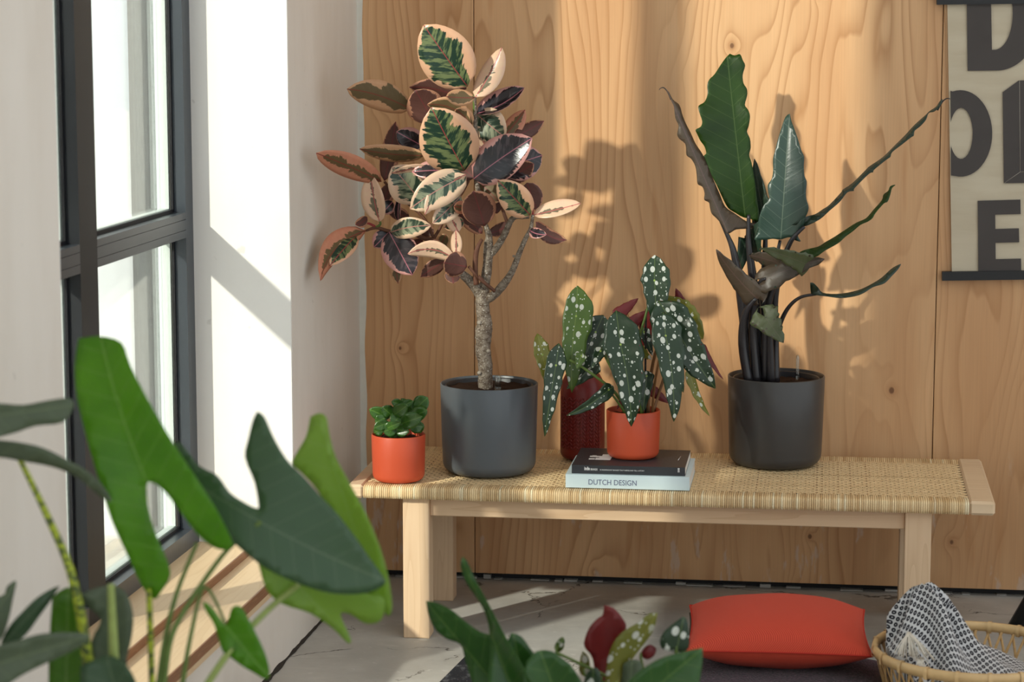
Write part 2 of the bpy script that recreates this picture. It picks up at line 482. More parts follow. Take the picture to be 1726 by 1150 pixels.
def leafmat(name, kind):
    t = NT(name); uv = t.uv('leaf'); me = t.uv('metric'); u, v, _ = t.sep(uv)[:3]; mx, my, _ = t.sep(me)[:3]
    rw = t.math('MULTIPLY', t.rand(), 40.0)
    au = t.math('MULTIPLY', t.math('ABSOLUTE', t.math('SUBTRACT', u, 0.5)), 2.0)
    mid = t.math('SUBTRACT', 1.0, t.step(t.math('ABSOLUTE', mx), 0.0006, 0.0016))
    vein = t.comb(t.math('MULTIPLY', mx, 26.0), t.math('SUBTRACT', t.math('MULTIPLY', my, 82.0), t.math('MULTIPLY', t.math('ABSOLUTE', mx), 62.0)))
    vn = t.noise(vein, 1.0, 3.0, 0.6, rw)
    n2 = t.noise(me, 60.0, 3.0, 0.6, rw)
    n3 = t.noise(me, 18.0, 2.0, 0.5, rw)
    nrm = t.bump(vn, 0.25, 0.003)
    if kind.startswith('ficus'):
        edge = t.math('ADD', au, t.math('MULTIPLY', t.math('SUBTRACT', vn, 0.5), 0.85))
        edge = t.math('ADD', edge, t.math('MULTIPLY', t.math('SUBTRACT', n3, 0.5), 1.3))
        side = t.math('MULTIPLY', t.math('SUBTRACT', u, 0.5), t.math('SUBTRACT', t.rand(), 0.5))
        edge = t.math('ADD', edge, t.math('MULTIPLY', side, 0.6))
        tipm = t.step(v, 0.80, 1.0); edge = t.math('ADD', edge, t.math('MULTIPLY', tipm, 0.35))
        if kind == 'ficus_top':
            thr = 0.70
            c0 = t.mix(t.step(vn, 0.46, 0.56), (0.012, 0.040, 0.022), (0.17, 0.215, 0.085))
            cm = t.mix(n2, (0.78, 0.42, 0.26), (0.80, 0.50, 0.30)); rib = (0.33, 0.05, 0.05); ro, sp = 0.30, 0.5
        elif kind == 'ficus_dark':
            thr = 0.82
            c0 = t.mix(t.step(vn, 0.50, 0.62), (0.022, 0.016, 0.020), (0.075, 0.055, 0.060))
            cm = t.mix(n2, (0.60, 0.25, 0.25), (0.75, 0.42, 0.33)); rib = (0.48, 0.16, 0.20); ro, sp = 0.22, 0.6
        elif kind == 'ficus_sage':
            thr = 0.62
            c0 = t.mix(t.step(vn, 0.44, 0.58), (0.030, 0.060, 0.038), (0.30, 0.33, 0.21))
            cm = t.mix(n2, (0.82, 0.52, 0.38), (0.80, 0.62, 0.40)); rib = (0.55, 0.25, 0.2); ro, sp = 0.30, 0.5
        elif kind == 'ficus_pale':
            thr = 0.18
            c0 = t.mix(vn, (0.12, 0.10, 0.06), (0.26, 0.23, 0.15))
            cm = t.mix(n2, (0.84, 0.50, 0.38), (0.86, 0.66, 0.42)); rib = (0.55, 0.12, 0.12); ro, sp = 0.3, 0.5
        elif kind == 'ficus_salmon':
            thr = 0.36
            c0 = t.mix(vn, (0.14, 0.095, 0.04), (0.20, 0.13, 0.06))
            cm = t.mix(n2, (0.62, 0.22, 0.14), (0.70, 0.34, 0.20)); rib = (0.30, 0.05, 0.04); ro, sp = 0.45, 0.4
        elif kind == 'ficus_olive':
            thr = 0.66
            c0 = t.mix(vn, (0.13, 0.085, 0.038), (0.20, 0.145, 0.065))
            cm = t.mix(n2, (0.62, 0.33, 0.17), (0.68, 0.40, 0.22)); rib = (0.26, 0.06, 0.04); ro, sp = 0.5, 0.4
        else:  # ficus_under: maroon brown
            thr = 0.88
            c0 = t.mix(vn, (0.085, 0.030, 0.024), (0.17, 0.075, 0.055))
            cm = t.mix(n2, (0.55, 0.24, 0.16), (0.60, 0.32, 0.18)); rib = (0.20, 0.04, 0.04); ro, sp = 0.5, 0.4
        col = t.mix(t.step(edge, thr - 0.03, thr + 0.03), c0, cm)
        rim = t.step(au, 0.93, 0.97); col = t.mix(t.math('MULTIPLY', rim, 0.8), col, cm)
        col = t.mix(mid, col, rib)
        return t.done(col, ro, sp, nrm, 0.16)
    if kind.startswith('spot'):
        sc = t.scale(me, 1.0, 0.75, 1.0)
        vo = t.voro(sc, 47.0, 'F1', 0.85, rw); r3 = t.sep(vo['Color'])
        rad = t.math('MULTIPLY_ADD', r3[0], 0.17, 0.15)
        dot = t.math('SUBTRACT', 1.0, t.step(vo['Distance'], t.math('MULTIPLY', rad, 0.85), rad))
        dot = t.math('MULTIPLY', dot, t.step(r3[1], 0.22, 0.24))
        vo2 = t.voro(sc, 135.0, 'F1', 1.0, rw); r4 = t.sep(vo2['Color'])
        d2 = t.math('MULTIPLY', t.math('SUBTRACT', 1.0, t.step(vo2['Distance'], 0.14, 0.2)), t.step(r4[1], 0.76, 0.78))
        dot = t.math('MAXIMUM', dot, d2)
        dot = t.math('MULTIPLY', dot, t.math('SUBTRACT', 1.0, t.step(au, 0.86, 0.92)))
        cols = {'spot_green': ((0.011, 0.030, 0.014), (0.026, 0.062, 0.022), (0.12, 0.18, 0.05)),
                'spot_lit': ((0.055, 0.115, 0.018), (0.11, 0.19, 0.03), (0.20, 0.28, 0.06)),  # lighter copy of the spotted green, with sunlight put into the leaf colour
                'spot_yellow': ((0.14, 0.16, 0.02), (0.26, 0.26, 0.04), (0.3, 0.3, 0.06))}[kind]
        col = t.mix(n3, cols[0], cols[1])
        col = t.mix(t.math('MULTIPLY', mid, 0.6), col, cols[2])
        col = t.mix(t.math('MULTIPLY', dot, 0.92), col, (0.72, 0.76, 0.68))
        pet = t.math('SUBTRACT', 1.0, t.step(t.math('ADD', t.math('MULTIPLY', mx, mx), t.math('MULTIPLY', my, my)), 0.000003, 0.00001))
        col = t.mix(pet, col, (0.35, 0.50, 0.10))
        return t.done(col, 0.30, 0.5, nrm, 0.15 if kind == 'spot_green' else 0.3)
    if kind == 'begonia_under':
        return t.done(t.mix(n3, (0.10, 0.010, 0.014), (0.22, 0.022, 0.022)), 0.4, 0.5, nrm, 0.25, (0.5, 0.04, 0.03))
    if kind == 'begonia_red':
        return t.done(t.mix(n3, (0.13, 0.008, 0.008), (0.26, 0.02, 0.018)), 0.4, 0.5, nrm, 0.2, (0.6, 0.08, 0.04))
    lat = t.math('FRACT', t.math('MULTIPLY', t.math('SUBTRACT', my, t.math('MULTIPLY', t.math('ABSOLUTE', mx), 0.75)), 30.0))
    lv = t.math('SUBTRACT', 1.0, t.step(t.math('ABSOLUTE', t.math('SUBTRACT', lat, 0.5)), 0.010, 0.035))
    P = {'alo_green': ((0.010, 0.036, 0.003), (0.036, 0.095, 0.007), (0.10, 0.17, 0.04), 0.40, 0.40, (0.10, 0.34, 0.012)),
         'alo_grey': ((0.018, 0.045, 0.033), (0.030, 0.062, 0.045), (0.12, 0.16, 0.12), 0.34, 0.05, None),
         'alo_dark': ((0.012, 0.028, 0.016), (0.022, 0.046, 0.026), (0.07, 0.08, 0.06), 0.34, 0.04, None),
         'alo_under': ((0.045, 0.030, 0.020), (0.075, 0.055, 0.034), (0.10, 0.06, 0.05), 0.4, 0.04, None),
         'alo_sage': ((0.075, 0.095, 0.040), (0.10, 0.12, 0.055), (0.12, 0.12, 0.07), 0.42, 0.08, None),
         'zeb_bright': ((0.022, 0.085, 0.005), (0.13, 0.31, 0.014), (0.24, 0.36, 0.10), 0.30, 0.5, (0.26, 0.68, 0.02)),
         'zeb_dark': ((0.028, 0.070, 0.028), (0.042, 0.095, 0.040), (0.10, 0.15, 0.08), 0.34, 0.15, (0.08, 0.24, 0.02)),
         'zeb_pale': ((0.19, 0.31, 0.05), (0.26, 0.39, 0.07), (0.3, 0.42, 0.14), 0.36, 0.45, (0.50, 0.78, 0.08)),
         'zeb_soft': ((0.075, 0.105, 0.060), (0.10, 0.135, 0.075), (0.15, 0.2, 0.1), 0.42, 0.2, (0.12, 0.22, 0.05)),
         'lily': ((0.022, 0.085, 0.014), (0.045, 0.13, 0.022), (0.12, 0.22, 0.05), 0.28, 0.25, (0.08, 0.3, 0.01)),
         'small': ((0.020, 0.075, 0.008), (0.055, 0.15, 0.018), (0.12, 0.24, 0.04), 0.28, 0.2, (0.10, 0.32, 0.01))}[kind]
    col = t.mix(n3, P[0], P[1])
    col = t.mix(t.math('MULTIPLY', lv, 0.55), col, P[2])
    col = t.mix(t.math('MULTIPLY', mid, 0.8), col, P[2])
    return t.done(col, P[3], 0.5, nrm, P[4], P[5])

PLY = m_plywood()
CONC = m_concrete()
PLAS = m_plaster('plaster', (0.79, 0.745, 0.675), (0.70, 0.645, 0.565))
WHITE = m_plaster('white_plaster', (0.86, 0.84, 0.80), (0.82, 0.79, 0.74), 1.6)
CEIL = m_plaster('ceiling_paint', (0.80, 0.78, 0.74), (0.76, 0.74, 0.70), 1.0)
CAULK = plain('cream_paint', (0.72, 0.70, 0.62), 0.6, 0.3, 0.12, 30, 0.4, 60)
ANTH = plain('anthracite_aluminium', (0.036, 0.045, 0.055), 0.36, 0.55, 0.05, 20, 0.05, 400)
MULL = plain('darkened_anthracite', (0.010, 0.012, 0.015), 0.5, 0.35, 0.05, 20)  # frame anthracite made darker: the mullion's dim reflections are put into its colour
GASK = plain('rubber_gasket', (0.010, 0.010, 0.012), 0.6, 0.3)
SPACER = plain('spacer_bar', (0.62, 0.68, 0.64), 0.45, 0.4, 0.08, 200)
GLASS = m_glass()
CLEAR = m_clear()
SILLW = m_timber('sill_plywood', (0.74, 0.56, 0.35), (0.66, 0.47, 0.27), 'y')
PLYEDGE = m_timber('plywood_edge', (0.22, 0.10, 0.05), (0.34, 0.17, 0.08), 'y', 3)
ASH = m_timber('pale_ash', (0.74, 0.53, 0.34), (0.62, 0.41, 0.24), 'x')
ASHZ = m_timber('pale_ash_upright', (0.78, 0.57, 0.37), (0.67, 0.46, 0.28), 'z')
ASHY = m_timber('pale_ash_cross', (0.78, 0.60, 0.40), (0.66, 0.47, 0.29), 'x')
CANEW = m_cane('cane_wrap', (0.88, 0.68, 0.39), (0.60, 0.40, 0.19), (0.88, 0.76, 0.50), 'y')
CANEY = m_cane('cane_warp', (0.86, 0.66, 0.38), (0.73, 0.52, 0.28), (0.50, 0.32, 0.16), 'y')
CANEX = m_cane('cane_weft', (0.84, 0.64, 0.37), (0.69, 0.49, 0.26), (0.46, 0.31, 0.15), 'x')
TERRA = plain('terracotta_plastic', (0.52, 0.075, 0.028), 0.42, 0.4, 0.03, 8)
GREYP = plain('grey_plastic', (0.098, 0.112, 0.124), 0.34, 0.45, 0.03, 8)
CHARP = plain('charcoal_plastic', (0.050, 0.048, 0.046), 0.34, 0.45, 0.03, 8)
INNER = plain('black_inner_pot', (0.022, 0.022, 0.025), 0.4, 0.4)
SOIL = plain('potting_soil', (0.030, 0.016, 0.010), 0.95, 0.1, 0.5, 160, 1.0, 180)
VASE = plain('dark_red_glaze', (0.20, 0.016, 0.012), 0.36, 0.5, 0.05, 10)
def m_bark():
    t = NT('grey_bark'); c = t.coord()
    n1 = t.noise(t.scale(c, 1, 1, 1.6), 70.0, 4.0, 0.7); n2 = t.noise(c, 260.0, 2.0)
    col = t.mix(t.step(n1, 0.35, 0.65), (0.115, 0.082, 0.058), (0.27, 0.225, 0.175))
    col = t.mix(t.step(n2, 0.60, 0.68), col, (0.50, 0.46, 0.40))
    return t.done(col, 0.8, 0.2, t.bump(t.math('ADD', n1, n2), 0.6, 0.002))
BARK = m_bark()
TWIG = plain('brown_twig', (0.13, 0.055, 0.032), 0.6, 0.3, 0.3, 120, 0.4, 300)
GSTEM = plain('green_stem', (0.10, 0.16, 0.03), 0.45, 0.4, 0.25, 60)
REDB = plain('red_bud', (0.30, 0.03, 0.03), 0.4, 0.5)
SCAR = plain('cut_scar', (0.36, 0.31, 0.25), 0.7, 0.2, 0.3, 300)
DSTEM = plain('dark_petiole', (0.020, 0.018, 0.020), 0.30, 0.5, 0.3, 60)
PSTEM = plain('pale_stem', (0.26, 0.33, 0.09), 0.45, 0.4, 0.2, 80)
def m_zebra():
    t = NT('striped_stem'); c = t.coord()
    n = t.noise(t.scale(c, 1, 1, 1.3), 95.0, 2.0, 0.6)
    return t.done(t.mix(t.step(n, 0.45, 0.55), (0.33, 0.40, 0.02), (0.055, 0.085, 0.012)), 0.4, 0.4)
ZSTEM = m_zebra()
BLACK = plain('black_paint', (0.012, 0.012, 0.013), 0.4, 0.4)
LM = {k: leafmat('leaf_' + k, k) for k in ('ficus_top', 'ficus_dark', 'ficus_sage', 'ficus_pale', 'ficus_salmon', 'ficus_olive', 'ficus_under',
      'spot_green', 'spot_lit', 'spot_yellow', 'begonia_under', 'begonia_red', 'alo_green', 'alo_grey', 'alo_dark', 'alo_under', 'alo_sage',
      'zeb_bright', 'zeb_dark', 'zeb_pale', 'zeb_soft', 'lily', 'small')}

# ================================================================== the room
YB = 6.30                                   # plywood face
b = MB().box((-7.0, -4.0, -0.30), (4.0, YB + 0.4, 0.0)).build('floor', CONC); struct(b)
cl = MB()                                    # ceiling with an opening added to bring sky light in from above
for (xa, ya), (xb, yb) in (((-1.9, -3.0), (-0.3, YB + 0.4)), ((3.0, -3.0), (4.0, YB + 0.4)), ((-0.3, -3.0), (3.0, 0.4)), ((-0.3, 4.8), (3.0, YB + 0.4))): cl.box((xa, ya, 3.60), (xb, yb, 3.8))
struct(cl.build('ceiling', CEIL))
wb = MB().box((-1.9, YB + 0.035, 0.0), (3.6, YB + 0.3, 3.60)).build('wall_back', BLACK); struct(wb)
for x0, x1 in ((-1.262, -0.941), (-0.939, 0.2895), (0.2915, 1.512), (1.514, 2.74)):
    MB().box((x0, YB, 0.020), (x1, YB + 0.018, 3.58), bev=0.0012).build('panel', PLY, wb)
# the window wall runs slightly askew: s along it towards the plywood, d outwards
WD = Vector((0.0243, 0.9997, 0)); WO = Vector((-0.9997, 0.0243, 0)); WP = Vector((-1.255, YB, 0))
WM = Matrix(((WO.x, WD.x, 0, WP.x), (WO.y, WD.y, 0, WP.y), (0, 0, 1, 0), (0, 0, 0, 1)))    # (d, s, z) -> room; s = 0 at the plywood
S0, S1 = -2.36, -0.748                       # window opening: near and far jamb
ZS, ZT = 0.20, 3.35
wl = MB()
wl.box((0, S1, 0), (0.33, 0.3, 3.60), 0, WM)
wl.box((0, -9.0, 0), (0.33, S0, 3.60), 0, WM)
wl.box((0, S0, 0), (0.33, S1, ZS), 0, WM)
wl.box((0, S0, ZT), (0.33, S1, 3.60), 0, WM)
struct(wl.build('wall_left', PLAS))
rv = MB()
rv.box((0.001, S1 - 0.006, ZS), (0.245, S1 + 0.001, ZT), 0, WM)
rv.box((0.001, S0 - 0.001, ZS), (0.245, S0 + 0.006, ZT), 0, WM)
struct(rv.build('trim_1', WHITE))
# cream strip of filler where plaster meets plywood, with a ragged edge
tr = MB()
zz = 0.0; k = 0; vs = []; fs = []
while zz < 3.0:
    w = 0.012 + 0.007 * noise.noise((zz * 7, 0, 0)) + (0.010 * max(0, noise.noise((zz * 3.1, 4, 0))))
    vs += [Vector((-1.263, YB - 0.004, zz)), Vector((-1.252 + w, YB - 0.004, zz)), Vector((-1.252 + w, YB + 0.003, zz))]
    if k: a = 3 * k; fs += [[a - 3, a - 2, a + 1, a], [a - 2, a - 1, a + 2, a + 1]]
    k += 1; zz += 0.03
tr.add(vs, fs); struct(tr.build('trim_2', CAULK))
# crumbled skirt of filler in the gap under the sheets
sk = MB()
x = -1.25
while x < 2.7:
    h = 0.002 + 0.010 * random.random() ** 3; w = 0.02 + 0.09 * random.random() ** 2
    sk.box((x, YB + 0.012 + 0.01 * random.random(), 0), (x + w, YB + 0.034, h), 0); x += w + 0.12 * random.random() ** 2
struct(sk.build('baseboard_back', CONC))

# crumbled dark joint between the left wall and the floor
jm = MB(); s = -1.6; vs = []; fs = []; k = 0
while s < 0.0:
    w = max(0.002, 0.006 + 0.012 * noise.noise((s * 9, 1, 0)) + 0.006 * noise.noise((s * 31, 2, 0)))
    vs += [WM @ Vector((0.001, s, w * 1.3)), WM @ Vector((-w, s, 0.0012)), WM @ Vector((0.001, s, 0.0))]
    if k: a = 3 * k; fs += [[a - 3, a, a + 1, a - 2], [a - 2, a + 1, a + 2, a - 1]]
    k += 1; s += 0.02
jm.add(vs, fs); struct(jm.build('baseboard_left', plain('dark_joint', (0.05, 0.042, 0.035), 0.95, 0.1, 0.4, 90)))

# the window
win = struct(bpy.data.objects.new('window_1', None)); COL.objects.link(win)
D0 = 0.240                                   # inner face of the frame
def wbox(mb, d0, d1, s0, s1, z0, z1, bev=0.0): mb.box((d0, s0, z0), (d1, s1, z1), 0, WM, bev)
ZB = 0.262
for nm, s0, s1 in (('stile', S1 - 0.066, S1 - 0.004), ('mullion', -1.57, -1.46), ('stile', S0 + 0.004, S0 + 0.066)):
    m = MB(); wbox(m, D0, D0 + 0.032, s0, s1, ZB, ZT); o = m.build(nm, MULL if nm == 'mullion' else ANTH, win)
bays = ((-1.46, S1 - 0.066), (S0 + 0.066, -1.57))
for s0, s1 in bays:
    for nm, z0, z1 in (('bottom_rail', ZB, 0.306), ('transom', 1.018, 1.078), ('top_rail', ZT - 0.05, ZT)):
        m = MB()
        if nm == 'transom':
            h = z1 - z0
            for q0, q1, dd in ((0, 0.30, 0.0), (0.32, 0.72, 0.0), (0.74, 1.0, 0.0)): wbox(m, D0 + dd, D0 + 0.032, s0, s1, z0 + h * q0, z0 + h * q1)
            wbox(m, D0 + 0.003, D0 + 0.031, s0, s1, z0 + 0.001, z1 - 0.001)
        else: wbox(m, D0, D0 + 0.032, s0, s1, z0, z1)
        m.build(nm, ANTH, win)
    for z0, z1 in ((0.306, 1.018), (1.078, ZT - 0.05)):
        g = MB()                              # black rubber round each pane
        for d in (D0 + 0.028,):
            wbox(g, d, d + 0.006, s0, s0 + 0.008, z0, z1); wbox(g, d, d + 0.006, s1 - 0.008, s1, z0, z1)
            wbox(g, d, d + 0.006, s0, s1, z0, z0 + 0.008); wbox(g, d, d + 0.006, s0, s1, z1 - 0.008, z1)
        g.build('gasket', GASK, win)
        pn = MB(); wbox(pn, D0 + 0.034, D0 + 0.038, s0, s1, z0, z1); pn.build('pane', GLASS, win)
        sp = MB()
        wbox(sp, D0 + 0.038, D0 + 0.056, s0, s0 + 0.010, z0, z1); wbox(sp, D0 + 0.038, D0 + 0.056, s1 - 0.010, s1, z0, z1)
        wbox(sp, D0 + 0.038, D0 + 0.056, s0, s1, z0, z0 + 0.010); wbox(sp, D0 + 0.038, D0 + 0.056, s0, s1, z1 - 0.010, z1)
        sp.build('spacer', SPACER, win)
        pn = MB(); wbox(pn, D0 + 0.056, D0 + 0.060, s0, s1, z0, z1); pn.build('pane', GLASS, win)
fo = MB()
for s0, s1 in ((S1 - 0.05, S1), (-1.54, -1.49), (S0, S0 + 0.05)): wbox(fo, D0 + 0.061, D0 + 0.075, s0, s1, ZB, ZT)
fo.build('outer_frame', plain('outer_aluminium', (0.58, 0.63, 0.64), 0.4), win)
# sill: an upper board under the frame, a wider one below it
sl = MB(); wbox(sl, 0.105, 0.30, S0, S1, 0.243, 0.262); o = struct(sl.build('trim_3', SILLW))
se = MB(); wbox(se, 0.101, 0.105, S0, S1, 0.243, 0.262); se.build('edge', PLYEDGE, o)
sl = MB(); wbox(sl, -0.012, 0.12, S0 - 0.0, S1, ZS + 0.001, 0.2425); o = struct(sl.build('trim_4', SILLW))
se = MB(); wbox(se, -0.016, -0.012, S0 - 0.0, S1, ZS + 0.018, 0.2425); se.build('edge', PLYEDGE, o)
# yard outside
yd = MB().box((-40, -40, -0.42), (-1.62, 40, -0.32)).build('ground_outside', plain('pale_paving', (0.62, 0.62, 0.60), 0.8, 0.2, 0.08, 2.0)); struct(yd)

# a small unseen tree, added so that its crown shades the lower right plywood
tree = thing('added_shade_tree', 'small leafy tree added outside the window, out of view, to shade the plywood', 'tree', (-5.1, 0.45, -0.32))
MB().tube([(-5.1, 0.45, -0.33), (-5.05, 0.5, 1.4), (-4.7, 0.6, 2.9), (-4.1, 0.8, 3.85)], [0.045, 0.04, 0.03, 0.012], 8).build('trunk', TWIG, tree)
fol = MB()
for i in range(560):
    while True:
        p = Vector((random.uniform(-1, 1), random.uniform(-1, 1), random.uniform(-1, 1)))
        if p.length < 1: break
    p = Vector((-3.92 + p.x * 0.74, 0.8 + p.y * 0.45, 3.84 + p.z * 0.27))
    d1 = Vector((random.uniform(-1, 1), random.uniform(-1, 1), random.uniform(-.6, .6))).normalized(); d2 = d1.cross(Vector((random.uniform(-1, 1), random.uniform(-1, 1), 1))).normalized()
    L = random.uniform(0.07, 0.12)
    fol.add([p, p + d1 * L * .5 + d2 * L * .3, p + d1 * L, p + d1 * L * .5 - d2 * L * .3], [[0, 1, 2, 3]])
tag(fol.build('foliage', LM['small'], tree), kind='stuff')

# ================================================================== bench
ZT_B = 0.392                                 # top of the seat
BX0, BX1, BY0, BY1 = -1.166, 0.413, 5.660, 6.205
TH = 0.034
CX0, CX1 = -1.124, 0.352                     # woven stretch between the two end boards
bench = thing('rattan_bench', 'long pale ash bench with a woven cane seat against the plywood wall', 'bench', ((BX0 + BX1) / 2, (BY0 + BY1) / 2, 0))
for x0, x1 in ((BX0, CX0), (CX1, BX1)):
    MB().box((x0, BY0, ZT_B - TH), (x1, BY1, ZT_B), bev=0.006).build('end_board', ASHY, bench)
for y0, y1 in ((BY0 + 0.006, BY0 + 0.062), (BY1 - 0.062, BY1 - 0.006)):
    MB().box((CX0, y0, ZT_B - TH + 0.004), (CX1, y1, ZT_B - 0.006)).build('seat_rail', ASH, bench)
LEGX = ((-1.029, -0.963), (0.202, 0.265))
for lx0, lx1 in LEGX:
    for ly0, ly1 in ((5.684, 5.746), (6.060, 6.122)):
        MB().box((lx0, ly0, 0.0), (lx1, ly1, ZT_B - TH + 0.002), bev=0.002).build('leg', ASHZ, bench)
    MB().box((lx0 + 0.012, 5.746, 0.31), (lx1 - 0.012, 6.060, ZT_B - TH + 0.002)).build('side_apron', ASH, bench)
for y0 in (5.698, 6.070):
    MB().box((LEGX[0][1], y0, 0.311), (LEGX[1][0], y0 + 0.04, ZT_B - TH + 0.002), bev=0.002).build('apron', ASH, bench)
def arch_strip(mb, path, axis_v, w, lift):
    """a half-round strip following path; axis_v is its width direction, lift the outward directions"""
    vs = []; fs = []
    for p, up in zip(path, lift):
        vs += [p - axis_v * w / 2, p - axis_v * w * 0.25 + up * w * 0.30, p + axis_v * w * 0.25 + up * w * 0.30, p + axis_v * w / 2]
    for i in range(len(path) - 1):
        for j in range(3): fs.append([4 * i + j, 4 * i + j + 1, 4 * i + j + 5, 4 * i + j + 4])
    mb.add(vs, fs, 0, True)
AX = Vector((1, 0, 0)); AY = Vector((0, 1, 0)); AZ = Vector((0, 0, 1))
wrap = MB(); pitch = 0.0052
nst = int((CX1 - CX0) / pitch); pitch = (CX1 - CX0) / nst
prof_w = [(0.064, ZT_B - 0.0050, 0, 1), (0.030, ZT_B - 0.0019, 0, 1), (0.009, ZT_B - 0.0024, -0.3, 1), (0.002, ZT_B - 0.0052, -0.8, 0.6), (0.0, ZT_B - 0.011, -1, 0), (0.0, ZT_B - TH + 0.010, -1, 0), (0.003, ZT_B - TH + 0.002, -0.8, -0.6), (0.03, ZT_B - TH, 0, -1)]
for i in range(nst):
    x = CX0 + (i + 0.5) * pitch
    w = pitch * random.uniform(0.80, 0.96); j = random.uniform(-0.0006, 0.0006)
    for sgn, yb in ((1, BY0), (-1, BY1)):
        path = [Vector((x, yb + sgn * (d - j), z)) for d, z, _, _ in prof_w]
        lift = [Vector((0, sgn * a, c)).normalized() for _, _, a, c in prof_w]
        arch_strip(wrap, path, AX, w, lift)
tag(wrap.build('cane_wrapping', CANEW, bench), kind='stuff')
# the seat weave: pairs of strands across, single strands along, over and under
wy0, wy1 = BY0 + 0.060, BY1 - 0.060
NWX, NWY = 146, 27
px_, py_ = (CX1 - CX0 - 0.012) / NWX, (wy1 - wy0) / NWY
warp = MB()
for i in range(NWX):
    xc = CX0 + 0.006 + (i + 0.5) * px_
    for off in (-0.0019, 0.0019):
        path = []
        for k in range(NWY + 1):
            z = ZT_B - 0.0045 + 0.0012 * (1 if (k + i) % 2 else -1)
            path.append(Vector((xc + off + random.uniform(-0.0003, 0.0003), wy0 + k * py_, z)))
        arch_strip(warp, path, AX, 0.0031, [AZ] * len(path))
tag(warp.build('cane_strands_across', CANEY, bench), kind='stuff')
weft = MB()
for k in range(NWY):
    yc = wy0 + (k + 0.5) * py_
    for off in (-0.0043, 0.0, 0.0043):
        path = []
        for i in range(NWX + 1):
            z = ZT_B - 0.0045 + 0.0014 * (-1 if (k + i) % 2 else 1)
            path.append(Vector((CX0 + 0.001 + i * px_ + (0.010 if i == NWX else 0), yc + off + random.uniform(-0.0003, 0.0003), z)))
        arch_strip(weft, path, -AY, 0.0042, [AZ] * len(path))
tag(weft.build('cane_strands_along', CANEX, bench), kind='stuff')
MB().box((CX0, wy0, ZT_B - TH + 0.006), (CX1, wy1, ZT_B - 0.020)).build('weave_shade_sheet', plain('gap_shade_brown', (0.06, 0.035, 0.018), 0.7), bench)  # dark sheet added under the weave; shade of the gaps put into its colour

# ================================================================== pots
def pot_at(name, mat, c, Rt, Rb, H, root, rnd=0.022, wall=0.004, seg=64):
    """round pot with a softly rounded foot; returns the shell"""
    p = [(0.0, 0.0005)]
    for i in range(7):
        a = -math.pi / 2 + math.pi / 2 * i / 6
        p.append((Rb - rnd + rnd * math.cos(a), rnd + rnd * math.sin(a)))
    p += [(Rb + (Rt - Rb) * 0.5, H * 0.5), (Rt, H - 0.003), (Rt - 0.001, H - 0.0008), (Rt - 0.0025, H), (Rt - wall, H - 0.002), (Rt - wall, H * 0.5), (Rb - wall, rnd), (0.0, rnd)]
    return MB().lathe(p, seg, c).build(name, mat, root)
def soil_at(c, r, z, root, rough=0.004):
    vs = [Vector((c[0], c[1], z + rough))]; fs = []
    n, m = 40, 7
    for i in range(1, m + 1):
        for k in range(n):
            a = 2 * math.pi * k / n; rr = r * i / m
            p = Vector((c[0] + rr * math.cos(a), c[1] + rr * math.sin(a), 0))
            vs.append(Vector((p.x, p.y, z + rough * 1.6 * noise.noise(p * 60) + rough * 0.8 * noise.noise(p * 160))))
    for k in range(n): fs.append([0, 1 + k, 1 + (k + 1) % n])
    for i in range(m - 1):
        for k in range(n): fs.append([1 + i * n + k, 1 + (i + 1) * n + k, 1 + (i + 1) * n + (k + 1) % n, 1 + i * n + (k + 1) % n])
    mb = MB(); mb.add(vs, fs, 0, True); return mb.build('soil', SOIL, root)
def gauge(x, ybase, Y, top, root, green=True):
    """clear water-level tube standing in the soil"""
    p0 = ony(x, ybase, Y); p1 = ony(x + 0.5, top, Y)
    r = 0.0042 if not green else 0.0085
    g = MB(); n = 14; pts = [p0 + (p1 - p0) * (i / 6) for i in range(6)] + [p0 + (p1 - p0) * q for q in (0.9, 0.95, 0.985, 1.0)]
    g.tube(pts, [r] * 6 + [r, r * 0.85, r * 0.55, r * 0.1], n)
    o = g.build('water_gauge', CLEAR, root)
    MB().tube([p0 + (p1 - p0) * 0.02, p0 + (p1 - p0) * (0.55 if green else 0.3)], 0.0011, 6).build('float_pin', plain('green_pin', (0.02, 0.45, 0.10), 0.4) if green else plain('white_pin', (0.5, 0.5, 0.48), 0.4), o)
    MB().lathe([(0, 0), (r * 1.9, 0), (r * 1.9, 0.003), (0, 0.003)], 16, p0 - Vector((0, 0, 0.001))).build('collar', plain('white_collar', (0.6, 0.6, 0.6), 0.4) if green else INNER, o)
    return o
def pot_geo(xl, xr, ytop_mid, ybot, Y):
    """centre, radius and height of a pot on the bench from its outline, its axis at room depth Y"""
    c = ony((xl + xr) / 2, ytop_mid, Y); d = (c - CAMP).dot(FW)
    return c, (xr - xl) / 2 * d / FPX
CY_F, CY_A = 5.88, 6.08
cF, rF = pot_geo(742, 907, 645, 0, CY_F)
cA, rA = pot_geo(1227, 1390, 632, 0, CY_A)
print('POT', cF, rF, cA, rA)

ficus = thing('potted_rubber_plant', 'tall rubber plant with pink and green leaves in a blue-grey pot on the bench', 'plant', (cF.x, cF.y, ZT_B))
pot_at('pot', GREYP, (cF.x, cF.y, ZT_B), rF, rF * 0.955, cF.z - ZT_B, ficus, 0.028)
MB().lathe([(rF - 0.0125, 0.0), (rF - 0.0125, 0.030), (rF - 0.0145, 0.032), (rF - 0.0165, 0.030), (rF - 0.0165, 0.0)], 64, (cF.x, cF.y, cF.z - 0.036)).build('inner_pot', INNER, ficus)
soil_at((cF.x, cF.y), rF - 0.016, cF.z - 0.014, ficus)
gauge(839, 657, CY_F - 0.055, 632, ficus, True)

